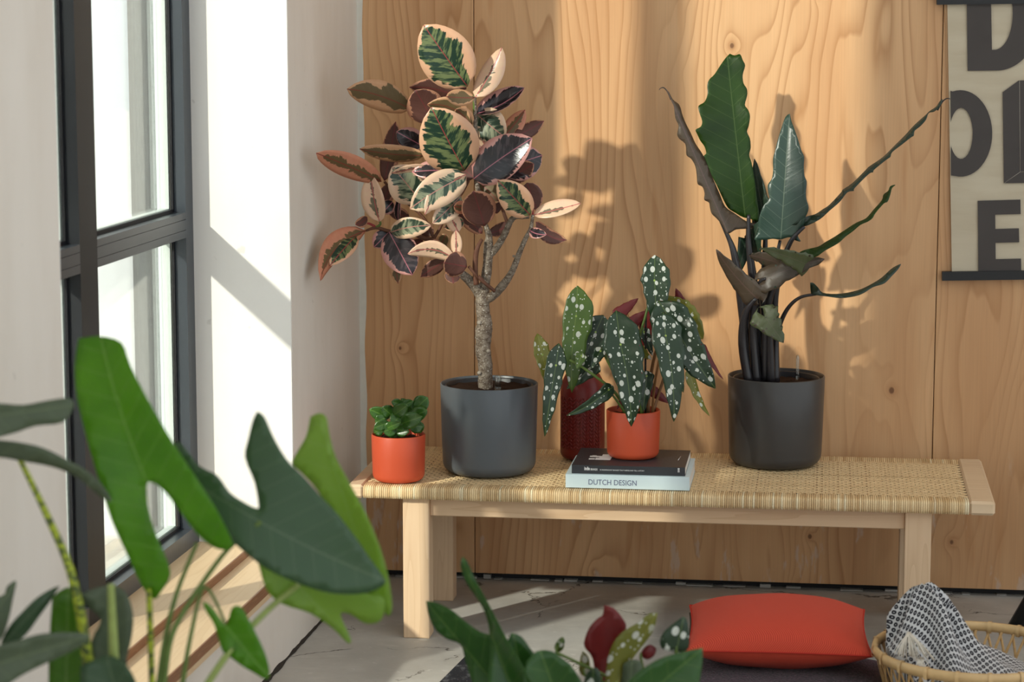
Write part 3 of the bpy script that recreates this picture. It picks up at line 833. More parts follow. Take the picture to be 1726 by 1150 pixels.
aloc = thing('potted_dragon_plant', 'tall arching plant with long dark wavy leaves in a charcoal pot, right on the bench', 'plant', (cA.x, cA.y, ZT_B))
pot_at('pot', CHARP, (cA.x, cA.y, ZT_B), rA, rA * 0.955, cA.z - ZT_B, aloc, 0.028)
MB().lathe([(rA - 0.0125, 0.0), (rA - 0.0125, 0.028), (rA - 0.0145, 0.030), (rA - 0.0165, 0.028), (rA - 0.0165, 0.0)], 64, (cA.x, cA.y, cA.z - 0.036)).build('inner_pot', INNER, aloc)
soil_at((cA.x, cA.y), rA - 0.016, cA.z - 0.020, aloc)
gauge(1344, 641, CY_A - 0.04, 598, aloc, False)

# ------------------------------------------------------------------ rubber plant: wood
def wood(pts, mat=BARK, name='branch', Y=CY_F, bumps=0.06, seg=10):
    return pxtube(name, [(p[0], p[1], Y + (p[3] if len(p) > 3 else 0.0), p[2]) for p in pts], mat, ficus, seg, 4, bumps)
wood([(819, 662, 13), (818, 640, 12.5), (818, 615, 12), (814, 590, 13.5), (815, 575, 13), (815, 560, 14.5), (817, 545, 13), (814, 525, 11.5), (813, 505, 12), (815, 488, 11)], name='trunk', bumps=0.05, seg=14)
wood([(815, 505, 9.5), (800, 482, 9, -.01), (786, 468, 8, -.03), (770, 456, 6.5, -.05), (757, 447, 4, -.06)])
wood([(814, 500, 10), (818, 475, 9), (822, 445, 8.5), (823, 415, 8), (824, 398, 6), (818, 378, 4.5), (812, 345, 4), (803, 305, 4), (802, 250, 3.6), (801, 200, 3.4), (800, 162, 3)])
wood([(824, 432, 6), (838, 416, 6), (850, 396, 5.5), (860, 374, 5), (868, 366, 4.5), (880, 366, 3.5), (892, 366, 3)])
wood([(819, 505, 8), (832, 498, 7.5, -.01), (850, 478, 7, -.02), (864, 456, 5.5, -.03), (876, 425, 4.5, -.04), (886, 402, 4, -.04), (895, 384, 3.3, -.04), (898, 362, 2.6, -.04)])
wood([(803, 480, 5, -.03), (801, 455, 4.5, -.03), (802, 430, 4.5, -.03), (806, 415, 3.5, -.03), (812, 404, 3, -.02)], TWIG)
wood([(806, 466, 4, -.04), (818, 478, 3.2, -.04), (834, 491, 3.0, -.03)], TWIG)
wood([(790, 449, 2.5, -.05), (800, 462, 2.5, -.05), (806, 470, 3, -.04)], TWIG)
wood([(775, 455, 4, -.05), (752, 430, 3.5, -.04), (738, 408, 4, -.02), (715, 402, 3.5, -.01), (690, 393, 3, -.01), (658, 390, 2.8, 0), (634, 384, 2.8, 0), (617, 389, 2.0, 0)], TWIG)
wood([(634, 384, 2.6), (641, 378, 2), (640, 373, 2)], GSTEM)
wood([(732, 404, 3), (716, 370, 2.6), (690, 345, 2.6), (663, 325, 2.6), (648, 306, 2.4)], TWIG)
wood([(730, 404, 3), (744, 380, 2.5), (755, 352, 2.2), (776, 330, 2.2), (790, 305, 2.2)], TWIG)
wood([(858, 382, 3.2, .02), (848, 355, 3, .03), (845, 330, 2.6, .03), (852, 305, 2.2, .03)], TWIG)
wood([(802, 215, 3), (800, 185, 3.2), (800, 160, 2.8)], GSTEM)
for x, y, r, dy in ((808, 544, 4.5, -.02), (804, 569, 3.5, -.01), (823, 592, 4, -.02), (808, 629, 4, -.02), (866, 432, 2.2, -.03), (822, 392, 2.8, -.02), (832, 495, 3, -.03)):
    p = ony(x, y, CY_F + dy); q = (CAMP - p).normalized()
    MB().tube([p + q * 0.0005, p - q * 0.014], [r * 0.0011, r * 0.0016], 10).build('branch_scar', SCAR, ficus)
pxtube('bud', [(632, 382, CY_F, 2.2), (622, 377, CY_F, 2), (610, 377, CY_F, 0.5)], REDB, ficus)
pxtube('bud', [(898, 362, CY_F - .04, 2), (899, 352, CY_F - .04, 0.5)], REDB, ficus)

# ------------------------------------------------------------------ rubber plant: leaves
FT, FD, FS, FP, FL, FO, FU = ('ficus_top', 'ficus_dark', 'ficus_sage', 'ficus_pale', 'ficus_salmon', 'ficus_olive', 'ficus_under')
# base, tip, width px, depth offsets of base and tip, roll, face shown (T upper, U lower), upper and lower skin, options
FIC = [
 ((788, 146), (714, 42), 80, -.02, -.06, 4, 'T', FT, FO, dict(fold=.08, sag=.05)),
 ((801, 164), (846, 80), 40, -.02, .02, 30, 'U', FT, FP, dict(fold=.25)),
 ((800, 165), (752, 163), 26, -.04, -.10, -10, 'U', FT, FO, dict(fold=.1)),
 ((803, 192), (884, 148), 40, .0, .03, 42, 'T', FD, FU, dict(fold=.55, sag=-.10)),
 ((692, 184), (585, 150), 46, .02, -.08, 12, 'U', FT, FO, dict(fold=.15, sag=.04, curve=-.04)),
 ((787, 172), (690, 147), 34, .03, .0, 20, 'U', FT, FU, dict(fold=.2, curve=-.06)),
 ((731, 206), (700, 152), 56, .0, -.03, 6, 'U', FT, FU, dict(fold=.06)),
 ((793, 208), (720, 176), 34, -.03, -.05, 30, 'U', FT, FO, dict(fold=.2, curve=-.12)),
 ((796, 210), (768, 184), 26, -.02, -.06, 10, 'U', FT, FO, dict()),
 ((783, 288), (727, 181), 88, -.05, -.12, 6, 'T', FT, FO, dict(fold=.08, sag=.06)),
 ((803, 192), (852, 232), 52, .02, .0, -10, 'T', FS, FO, dict(fold=.1)),
 ((848, 232), (885, 185), 28, .05, .08, 15, 'U', FT, FL, dict(fold=.2)),
 ((866, 232), (917, 204), 24, .05, .09, 10, 'U', FT, FU, dict(fold=.2)),
 ((798, 302), (897, 233), 66, -.05, -.08, 16, 'T', FD, FO, dict(fold=.12, sag=.06)),
 ((846, 286), (914, 262), 56, .03, .05, 10, 'T', FD, FU, dict(fold=.1)),
 ((850, 304), (900, 276), 32, .02, .02, 10, 'U', FT, FU, dict()),
 ((712, 246), (668, 222), 36, .06, .04, 0, 'T', FD, FU, dict(fold=.2)),
 ((648, 305), (667, 205), 30, .06, .08, 10, 'U', FT, FU, dict(fold=.15)),
 ((716, 262), (606, 251), 30, .0, -.04, 30, 'U', FT, FO, dict(fold=.2, curve=.07)),
 ((643, 306), (533, 258), 40, -.02, -.25, 22, 'U', FT, FL, dict(fold=.15, sag=.02)),
 ((772, 288), (694, 290), 32, -.02, -.03, -20, 'T', FD, FU, dict(fold=.2)),
 ((708, 338), (661, 281), 60, .0, -.03, -6, 'T', FS, FO, dict(fold=.1)),
 ((716, 280), (660, 292), 16, -.03, -.04, 40, 'U', FT, FP, dict(curve=.05)),
 ((640, 374), (625, 294), 38, -.02, -.04, 25, 'T', FP, FU, dict(fold=.3)),
 ((640, 352), (661, 308), 24, .04, .04, 0, 'U', FT, FU, dict()),
 ((786, 296), (691, 352), 52, -.06, -.13, 8, 'T', FS, FP, dict(fold=.15, curve=.04)),
 ((786, 294), (716, 362), 30, -.07, -.13, 25, 'U', FT, FP, dict(fold=.25, curve=-.08)),
 ((777, 330), (729, 377), 34, -.04, -.10, 12, 'T', FS, FO, dict(fold=.2)),
 ((817, 381), (798, 322), 52, -.06, -.11, 0, 'U', FT, FU, dict(fold=.08)),
 ((894, 363), (839, 304), 46, -.05, -.10, 0, 'T', FT, FU, dict(fold=.12)),
 ((899, 363), (979, 343), 30, -.04, -.02, 35, 'T', FP, FL, dict(fold=.3, curve=.05)),
 ((903, 374), (955, 405), 24, -.04, .0, 20, 'U', FT, FU, dict(curve=-.12)),
 ((893, 388), (921, 396), 18, -.05, -.08, 20, 'T', FD, FU, dict(curve=.1)),
 ((888, 308), (905, 355), 34, .04, .05, 0, 'U', FT, FU, dict(fold=.05)),
 ((838, 360), (824, 314), 34, .04, .03, 0, 'U', FT, FU, dict()),
 ((617, 389), (540, 473), 42, .0, -.22, 34, 'U', FT, FL, dict(fold=.35, curve=-.08)),
 ((600, 398), (556, 448), 30, -.03, -.15, -10, 'T', FT, FL, dict(fold=.1)),
 ((656, 391), (695, 464), 54, -.02, -.05, 0, 'T', FD, FU, dict(fold=.08, sag=.06)),
 ((656, 391), (630, 417), 28, .01, .0, 0, 'T', FD, FL, dict()),
 ((658, 392), (727, 380), 32, -.02, -.05, -8, 'T', FS, FO, dict(fold=.15, curve=-.05)),
 ((663, 430), (671, 478), 20, .02, .02, 0, 'U', FT, FO, dict()),
 ((767, 438), (687, 428), 28, -.05, -.08, 20, 'U', FT, FP, dict(curve=-.14)),
 ((750, 440), (709, 467), 24, -.03, -.02, 15, 'U', FT, FU, dict()),
 ((787, 450), (748, 443), 40, -.06, -.10, 10, 'U', FT, FU, dict(fold=.1)),
 ((762, 452), (764, 478), 24, -.05, -.06, 0, 'U', FT, FU, dict()),
 ((768, 433), (768, 388), 18, -.05, -.06, 20, 'U', FT, FP, dict()),
 ((773, 392), (757, 360), 22, -.05, -.08, 0, 'U', FT, FP, dict()),
 ((790, 352), (765, 348), 20, -.05, -.09, 0, 'U', FT, FL, dict()),
 ((813, 394), (772, 356), 24, -.01, -.03, 10, 'U', FT, FU, dict()),
 ((824, 394), (864, 374), 20, .02, .04, 0, 'U', FT, FU, dict(curve=-.06)),
 ((619, 366), (599, 379), 16, .0, -.03, 0, 'U', FT, FU, dict(curve=.1)),
 ((662, 340), (644, 360), 22, .03, .02, 0, 'T', FD, FU, dict()),
 ((672, 373), (675, 330), 16, -.01, -.01, 50, 'T', FD, FU, dict(fold=.3)),
 ((786, 150), (731, 121), 36, .03, .04, 0, 'U', FT, FU, dict()),
 ((713, 404), (683, 422), 16, .02, .02, 0, 'U', FT, FU, dict()),
 ((820, 252), (801, 212), 22, .04, .0, 20, 'U', FT, FP, dict()),
 ((802, 240), (826, 268), 30, .06, .05, 0, 'T', FD, FU, dict()),
 ((800, 300), (752, 262), 40, .05, .05, 0, 'U', FT, FU, dict()),
 ((806, 306), (842, 340), 34, .02, -.02, 0, 'U', FT, FO, dict()),
 ((722, 300), (742, 336), 32, .05, .03, 0, 'T', FD, FU, dict()),
 ((760, 300), (722, 268), 30, .06, .05, 0, 'U', FT, FU, dict()),
 ((852, 318), (828, 284), 30, .05, .04, 0, 'U', FT, FU, dict()),
 ((690, 368), (652, 352), 20, .03, .03, 0, 'U', FT, FU, dict()),
 ((730, 396), (700, 372), 22, .04, .05, 0, 'U', FT, FU, dict()),
 ((752, 395), (738, 424), 20, .03, .04, 0, 'U', FT, FO, dict()),
 ((802, 262), (838, 296), 24, .07, .08, 0, 'U', FT, FL, dict()),
 ((782, 372), (748, 384), 22, -.02, -.05, 0, 'T', FT, FO, dict()),
]
for (bb, tt, W, y0, y1, roll, face, m0, m1, kw) in FIC:
    pxleaf(ficus, [LM[m0], LM[m1]], bb, tt, W * 1.13, CY_F + y0, CY_F + y1, roll=roll, under=(face == 'U'), prof='oval', **kw)

# ------------------------------------------------------------------ dark wavy-leaved plant on the right
def stemA(pts, name='petiole'): return pxtube(name, [(x, y, CY_A + dy, r) for x, y, r, dy in pts], DSTEM, aloc, 10, 5)
stemA([(1268, 646, 10, -.02), (1258, 560, 10, -.02), (1250, 500, 9, -.02), (1238, 430, 6, -.03), (1224, 392, 3.5, -.03), (1190, 320, 2, -.04)])
stemA([(1283, 646, 10, .0), (1276, 560, 10, .0), (1270, 480, 8, .0), (1262, 410, 5, .0), (1262, 362, 3, .0)])
stemA([(1296, 646, 10, .0), (1296, 560, 10, .0), (1300, 490, 7, .0), (1308, 440, 4, .0), (1315, 405, 2.6, .0)])
stemA([(1306, 646, 9, -.02), (1305, 570, 8, -.02), (1306, 500, 6.5, -.03), (1320, 440, 5, -.04), (1335, 404, 4, -.05), (1356, 382, 3, -.05)])
stemA([(1308, 646, 7, -.05), (1308, 575, 5, -.05), (1317, 541, 4, -.06), (1331, 516, 3.4, -.07), (1350, 501, 2.8, -.08), (1376, 496, 2.3, -.08)])
stemA([(1290, 646, 8, -.04), (1292, 560, 8, -.04), (1298, 500, 6, -.05), (1322, 455, 3.5, -.06), (1352, 430, 2.6, -.07)])
stemA([(1276, 646, 9, -.05), (1270, 570, 8, -.05), (1270, 520, 6, -.06), (1280, 478, 4, -.07), (1291, 470, 2.5, -.08)])
stemA([(1262, 646, 8, -.06), (1252, 580, 8, -.06), (1256, 530, 6, -.07), (1274, 503, 3, -.08)])
stemA([(1300, 646, 8, -.06), (1298, 580, 6, -.07), (1296, 550, 4, -.08), (1291, 534, 2.5, -.09)])
stemA([(1282, 646, 9, .04), (1284, 560, 8, .04), (1288, 470, 6, .04), (1290, 400, 4, .04), (1290, 366, 3, .04)])
AG, AR, AD, AU, AS = 'alo_green', 'alo_grey', 'alo_dark', 'alo_under', 'alo_sage'
def c4(pts): return [(1090 + x / 3.194, 80 + y / 3.194) for x, y in pts]
def c5(pts): return [(1180 + x / 2.613, 380 + y / 2.613) for x, y in pts]
def ab(mt, mu, pts, mid, dy, **kw): return blade(aloc, [LM[mt], LM[mu]], pts, mid, CY_A + dy, step=0.009, **kw)
ab(AG, AU, c4([(445, 35), (470, 45), (500, 38), (515, 70), (528, 100), (515, 150), (520, 195), (538, 225), (540, 260), (528, 310), (545, 335), (556, 370), (550, 420), (540, 455), (555, 490), (560, 540), (552, 580), (565, 620), (575, 680), (585, 740), (592, 800), (600, 860), (605, 900), (595, 940), (560, 925), (520, 915), (480, 890), (440, 860), (410, 800), (385, 740), (355, 680), (330, 620), (312, 580), (325, 565), (318, 530), (295, 495), (280, 460), (272, 435), (298, 420), (305, 390), (288, 340), (285, 310), (315, 290), (330, 250), (328, 200), (340, 170), (365, 145), (400, 90), (425, 55)]),
   c4([(530, 910), (432, 60)]), .02, gx=.35, gy=.12, fold=.35, curl=.15, wob=.10)
ab(AR, AU, c4([(770, 362), (778, 400), (790, 430), (805, 470), (822, 520), (835, 560), (848, 590), (846, 640), (850, 690), (862, 720), (858, 770), (860, 810), (872, 850), (868, 880), (855, 910), (850, 940), (835, 970), (815, 1010), (830, 1040), (800, 1035), (770, 1020), (735, 1030), (715, 1035), (680, 1030), (640, 1035), (600, 1035), (580, 1030), (600, 990), (600, 950), (610, 900), (630, 850), (660, 815), (655, 780), (652, 740), (672, 710), (680, 670), (680, 600), (690, 560), (705, 500), (720, 450), (740, 390), (755, 368)]),
   c4([(722, 1032), (768, 375)]), -.02, gx=-.15, gy=.15, fold=.3, curl=.2, wob=.08)
ab(AU, AD, c4([(100, 222), (120, 240), (140, 280), (170, 305), (182, 330), (190, 360), (210, 410), (235, 460), (262, 520), (300, 580), (330, 650), (360, 720), (390, 790), (420, 860), (470, 900), (540, 950), (592, 960), (590, 980), (540, 985), (480, 985), (450, 1000), (430, 1000), (410, 960), (375, 920), (350, 895), (340, 860), (335, 835), (310, 820), (312, 785), (300, 750), (275, 735), (270, 690), (262, 640), (240, 600), (215, 580), (212, 540), (205, 515), (175, 490), (165, 465), (172, 420), (155, 380), (148, 320), (135, 290), (118, 250)]),
   c4([(430, 985), (108, 225)]), -.05, gx=.5, gy=.2, fold=-.5, wob=.10)
ab(AD, AU, c4([(780, 960), (850, 920), (905, 905), (950, 875), (985, 850), (1050, 780), (1055, 770), (1110, 730), (1180, 660), (1200, 640), (1270, 590), (1330, 530), (1390, 470), (1440, 415), (1500, 360), (1520, 340), (1555, 315), (1575, 285), (1590, 275), (1575, 310), (1545, 340), (1515, 350), (1500, 385), (1470, 420), (1440, 445), (1435, 470), (1420, 480), (1370, 520), (1320, 560), (1310, 585), (1290, 600), (1225, 655), (1218, 670), (1195, 680), (1120, 755), (1115, 770), (1080, 780), (1040, 830), (985, 880), (930, 930), (850, 970), (820, 965)]),
   c4([(830, 965), (1585, 280)]), -.07, gx=-.1, gy=-.15, fold=1.2, wob=.2)
ab(AG, AU, c4([(820, 1110), (845, 1095), (920, 1075), (960, 1050), (1010, 1020), (1070, 980), (1130, 940), (1180, 915), (1220, 870), (1265, 820), (1275, 790), (1300, 770), (1310, 745), (1338, 738), (1320, 755), (1310, 790), (1295, 825), (1275, 835), (1230, 885), (1215, 910), (1190, 930), (1150, 950), (1110, 985), (1070, 1015), (1030, 1050), (960, 1090), (920, 1120), (880, 1135), (850, 1130)]),
   c4([(840, 1115), (1330, 745)]), -.09, gx=-.15, fold=1.0, wob=.2)
ab(AD, AU, c5([(485, 250), (500, 252), (520, 275), (540, 298), (600, 300), (660, 290), (710, 275), (760, 250), (800, 225), (840, 190), (870, 172), (884, 168), (870, 190), (845, 215), (820, 240), (800, 252), (760, 265), (720, 290), (680, 305), (620, 315), (560, 312), (500, 308), (488, 300)]),
   c5([(490, 305), (880, 170)]), -.10, gx=-.15, fold=1.0)
ALO = [
 ((1290, 372), (1272, 268), 42, .05, .07, 20, 'T', AD, AU, dict(prof='arrow', fold=.15, wave=.03, jag=.06, nj=3, rows=14, v0=-.1, notch=.4)),
 ((1360, 446), (1282, 418), 40, -.10, -.14, 20, 'T', AS, AU, dict(prof='arrow', fold=.1, wave=.06, nw=3, jag=.08, nj=5, rows=16, v0=-.1, curve=.04)),
 ((1291, 471), (1390, 437), 48, -.08, -.13, 22, 'U', AD, AU, dict(prof='arrow', fold=.15, wave=.05, nw=3, jag=.07, nj=4, rows=18, v0=-.22, notch=.3, curve=.06)),
 ((1276, 503), (1207, 421), 46, -.08, -.12, 16, 'U', AD, AU, dict(prof='arrow', fold=.15, wave=.04, nw=3, jag=.06, rows=16, v0=-.12, notch=.3, curve=.05)),
 ((1289, 534), (1321, 578), 52, -.09, -.12, 0, 'T', AS, AU, dict(prof='arrow', fold=.05, wave=.06, nw=3, jag=.09, nj=5, rows=14, v0=-.35, notch=.3)),
 ((1318, 446), (1262, 430), 42, -.04, -.06, 20, 'U', AD, AU, dict(prof='arrow', fold=.1, wave=.06, jag=.08, rows=14, v0=-.2)),
 ((1268, 420), (1282, 372), 46, .03, .0, 30, 'T', AD, AU, dict(prof='arrow', fold=.1, wave=.05, rows=12, v0=-.3)),
 ((1258, 402), (1240, 470), 30, .02, .02, 20, 'T', AD, AU, dict(prof='arrow', fold=.1, rows=12)),
]
for (bb, tt, W, y0, y1, roll, face, m0, m1, kw) in ALO:
    pxleaf(aloc, [LM[m0], LM[m1]], bb, tt, W, CY_A + y0, CY_A + y1, roll=roll, under=(face == 'U'), **kw)
for pts in ([(1131, 168), (1126, 156), (1119, 148), (1113, 149), (1111, 152)], [(1580, 186), (1588, 172), (1596, 166), (1602, 167)], [(1498, 328), (1503, 316), (1508, 312)]):
    pxtube('leaf_tail', [(x, y, CY_A - .05, 1.6 - 0.3 * i) for i, (x, y) in enumerate(pts)], DSTEM, aloc, 6, 3)

# ================================================================== books, vase, spotted begonia
def spine_box(x0, x1, y0, y1, z0, z1): return MB().box((x0, y0, z0), (x1, y1, z1), bev=0.0012)
PB = onz(954, 822, ZT_B); PBx1 = onz(1162, 825.5, ZT_B).x
zp = ZT_B + 0.0335
pale = thing('pale_blue_book', 'thick pale blue book lettered DUTCH DESIGN, under the black book on the bench', 'book', ((PB.x + PBx1) / 2, PB.y + 0.12, ZT_B))
dP = 0.245
m_pale = plain('pale_blue_card', (0.62, 0.76, 0.80), 0.45, 0.4, 0.02)
m_pages = plain('book_pages', (0.74, 0.72, 0.66), 0.8, 0.2, 0.06, 300)
MB().box((PB.x, PB.y, ZT_B + 0.0005), (PBx1, PB.y + dP, zp - 0.0025)).build('pages', m_pages, pale)
MB().box((PB.x - 0.001, PB.y - 0.002, ZT_B + 0.0002), (PBx1 + 0.001, PB.y + 0.001, zp), bev=0.0009).build('spine', m_pale, pale)
MB().box((PB.x - 0.001, PB.y, zp - 0.0025), (PBx1 + 0.001, PB.y + dP + 0.002, zp)).build('front_cover', m_pale, pale)
MB().box((PB.x - 0.001, PB.y, ZT_B + 0.0001), (PBx1 + 0.001, PB.y + dP + 0.002, ZT_B + 0.0024)).build('back_cover', m_pale, pale)
KB = onz(964, 798, zp); KBx1 = onz(1155, 801, zp).x; zk = zp + 0.0215
dK = 0.225
black = thing('black_book', 'black paperback with white specks of print, on the pale book under the red pot', 'book', ((KB.x + KBx1) / 2, KB.y + 0.1, zp))
m_blk = plain('black_card', (0.030, 0.032, 0.036), 0.42, 0.45, 0.05)
MB().box((KB.x, KB.y, zp + 0.0005), (KBx1, KB.y + dK, zk - 0.0015)).build('pages', m_pages, black)
MB().box((KB.x - 0.0005, KB.y - 0.0015, zp + 0.0002), (KBx1 + 0.0005, KB.y + 0.001, zk), bev=0.0007).build('spine', m_blk, black)
MB().box((KB.x - 0.0005, KB.y, zk - 0.0016), (KBx1 + 0.0005, KB.y + dK + 0.001, zk)).build('front_cover', m_blk, black)
MB().box((KB.x - 0.0005, KB.y, zp + 0.0001), (KBx1 + 0.0005, KB.y + dK + 0.001, zp + 0.0016)).build('back_cover', m_blk, black)
def lettering(name, text, size, mat, parent, M, width=None, bold=0.0, align='LEFT'):
    cu = bpy.data.curves.new(name, 'FONT'); cu.body = text; cu.size = size; cu.extrude = 0.0002; cu.offset = bold; cu.align_x = align
    cu.resolution_u = 3
    tmp = bpy.data.objects.new('tmp_text', cu); COL.objects.link(tmp)
    bpy.context.view_layer.update()
    me = bpy.data.meshes.new_from_object(tmp.evaluated_get(bpy.context.evaluated_depsgraph_get()))
    bpy.data.objects.remove(tmp)
    xs = [v.co.x for v in me.vertices]
    k = width / (max(xs) - min(xs)) if width else 1.0
    x0 = min(xs)
    for v in me.vertices: v.co = M @ Vector(((v.co.x - (x0 if width else 0)) * k, v.co.y, v.co.z))
    me.materials.clear(); me.materials.append(mat); me.name = name
    return link(name, me, parent)
def MX(o, ex, ey):
    ez = ex.cross(ey); return Matrix(((ex.x, ey.x, ez.x, o.x), (ex.y, ey.y, ez.y, o.y), (ex.z, ey.z, ez.z, o.z), (0, 0, 0, 1)))
INK = plain('slate_ink', (0.10, 0.12, 0.22), 0.6); WINK = plain('white_ink', (0.75, 0.75, 0.73), 0.6); FINK = plain('faint_ink', (0.50, 0.63, 0.67), 0.6)
def on_spine(px_, py_, Y): p = ony(px_, py_, Y); return p
yS = PB.y - 0.0024
a, bq = on_spine(992, 817, yS), on_spine(1073, 818, yS)
lettering('title_lettering', 'DUTCH DESIGN', 0.0190, INK, pale, MX(a, AX, AZ), (bq.x - a.x))
yS = KB.y - 0.0019
a, bq = on_spine(985, 792.5, yS), on_spine(994, 793, yS); lettering('title_lettering', 'indie', 0.0120, WINK, black, MX(a, AX, AZ), bq.x - a.x, 0.0004)
a, bq = on_spine(995.5, 793, yS), on_spine(1007, 793, yS); lettering('title_lettering', 'BRANDS', 0.0072, WINK, black, MX(a, AX, AZ), bq.x - a.x, 0.0001)
a, bq = on_spine(1011, 793.2, yS), on_spine(1086, 795, yS); lettering('subtitle_lettering', '30 INDEPENDENT BRANDS THAT INSPIRE AND TELL A STORY', 0.0044, WINK, black, MX(a, AX, AZ), bq.x - a.x)
a = on_spine(1142.5, 789.5, yS); lettering('publisher_lettering', 'BIS', 0.0060, WINK, black, MX(a, -AZ, AX), 0.0105, 0.0002)
pr = MB()
def cov(x0, y0, x1, y1):
    p0, p1 = onz(x0, y1, zk), onz(x1, y0, zk); pr.box((p0.x, p0.y, zk - 0.0004), (p1.x, p1.y, zk + 0.0003))
for q in ((1015, 766.5, 1029, 769), (998, 768, 1006, 769.2), (994, 769, 1012, 770.4), (1010, 769.6, 1032, 772), (992, 773, 1003, 774.6), (1003, 772.6, 1030, 775)): cov(*q)
pr.build('cover_print', WINK, black)
pr = MB(); p0, p1 = onz(1143, 776, zk), onz(1147.5, 769.5, zk)
pr.tube([p0 + AZ * 0.0001, p1 + AZ * 0.0001], 0.0006, 4, flat=0.4).build('cover_print', WINK, black)
# red pot on the black book
CY_B = KB.y + 0.124
cB, rB = pot_geo(1022, 1113, 690, 0, CY_B)
beg = thing('potted_begonia', 'white-spotted begonia in an orange-red pot, standing on the black book', 'plant', (cB.x, cB.y, zk))
pot_at('pot', TERRA, (cB.x, cB.y, zk), rB, rB * 0.965, cB.z - zk, beg, 0.017, 0.0035)
soil_at((cB.x, cB.y), rB - 0.004, cB.z - 0.016, beg)
print('BEG', cB, rB, cB.z - zk, KB.y + dK)
# dark red vase behind
vc = ony(982, 700, 6.078); rv_ = 37.5 * (vc - CAMP).dot(FW) / FPX
vz = lambda y: ony(982, y, 6.078 - 0.0).z
hV = vz(624) - ZT_B
vase = thing('red_vase', 'dark red vase with an embossed herringbone band, behind the begonia and the books', 'vase', (vc.x, vc.y, ZT_B))
prof = [(0, 0.001)] + [(rv_ - 0.02 + 0.02 * math.cos(-math.pi / 2 + math.pi / 2 * i / 6), 0.02 + 0.02 * math.sin(-math.pi / 2 + math.pi / 2 * i / 6)) for i in range(7)]
prof += [(rv_, hV * 0.5), (rv_, hV - 0.055), (rv_ * 0.93, hV - 0.030), (rv_ * 0.78, hV - 0.012), (rv_ * 0.60, hV), (rv_ * 0.50, hV + 0.012), (rv_ * 0.48, hV + 0.030), (rv_ * 0.50, hV + 0.034), (rv_ * 0.42, hV + 0.034), (rv_ * 0.40, hV)]
MB().lathe(prof, 56, (vc.x, vc.y, ZT_B)).build('body', VASE, vase)
emb = MB()
for col_ in range(-3, 4):
    for row in range(17):
        th0 = -math.pi / 2 + YAW * 0 - 0.05 + col_ * 0.30
        z0 = ZT_B + 0.032 + row * 0.0098
        if z0 + 0.014 > ZT_B + hV - 0.06: continue
        for sg in (-1, 1):
            pts = [Vector((vc.x + (rv_ + 0.0004) * math.cos(th0 + sg * (0.015 + 0.12 * k / 3)), vc.y + (rv_ + 0.0004) * math.sin(th0 + sg * (0.015 + 0.12 * k / 3)), z0 + 0.0095 * k / 3)) for k in range(4)]
            emb.tube(pts, [0.0013, 0.0024, 0.0024, 0.001], 5)
tag(emb.build('herringbone_relief', VASE, vase), kind='stuff')

def stemB(pts, mat=GSTEM, name='stem'): return pxtube(name, [(x, y, CY_B + dy, r) for x, y, r, dy in pts], mat, beg, 8, 4)
REDST = plain('reddish_stem', (0.20, 0.09, 0.03), 0.45, 0.4, 0.3, 80)
stemB([(1082, 700, 3.2, .0), (1078, 650, 3, .0), (1074, 585, 2.6, .0), (1086, 540, 2.3, .0), (1103, 476, 1.8, .02)])
stemB([(1092, 700, 3.2, .02), (1096, 640, 3, .02), (1108, 585, 2.6, .0), (1130, 550, 2, -.02)], REDST)
stemB([(1088, 700, 1.8, .01), (1088, 600, 1.8, .01), (1089, 522, 1.8, .01)], BLACK, 'support_stick')
stemB([(1060, 700, 3, -.02), (1046, 675, 2.8, -.03), (1030, 655, 2.4, -.05), (1000, 632, 2.4, -.06), (975, 615, 2.2, -.06), (960, 607, 1.6, -.06)])
stemB([(1062, 700, 3, .0), (1058, 660, 2.6, -.03), (1054, 610, 2.2, -.05), (1047, 584, 1.6, -.07)])
stemB([(1076, 700, 2.6, .03), (1050, 640, 2.4, .05), (1010, 580, 2, .06), (985, 548, 1.8, .03), (972, 534, 1.4, .01)])
stemB([(1070, 700, 2.6, .02), (1040, 640, 2.2, .04), (1015, 590, 2, .05), (1004, 562, 1.6, .05)])
stemB([(1100, 700, 2.6, .03), (1118, 640, 2.4, .05), (1140, 580, 2.2, .07), (1153, 540, 2, .07)], REDST)
stemB([(1074, 600, 2, .0), (1066, 560, 1.6, .02), (1058, 530, 1.4, .03)], REDST)
stemB([(1100, 700, 2.4, -.01), (1102, 660, 2.2, -.03), (1110, 610, 2, -.06), (1121, 566, 1.6, -.08)], REDST)
stemB([(1056, 700, 2.4, -.03), (1040, 676, 2, -.05), (1027, 660, 1.8, -.06)])
SG, SL, SY, BU, BR = 'spot_green', 'spot_lit', 'spot_yellow', 'begonia_under', 'begonia_red'
wing = dict(prof='wing', fold=.14, sag=.05, wave=.03, nw=3, jag=.055, nj=3.2, rows=18, cols=4)
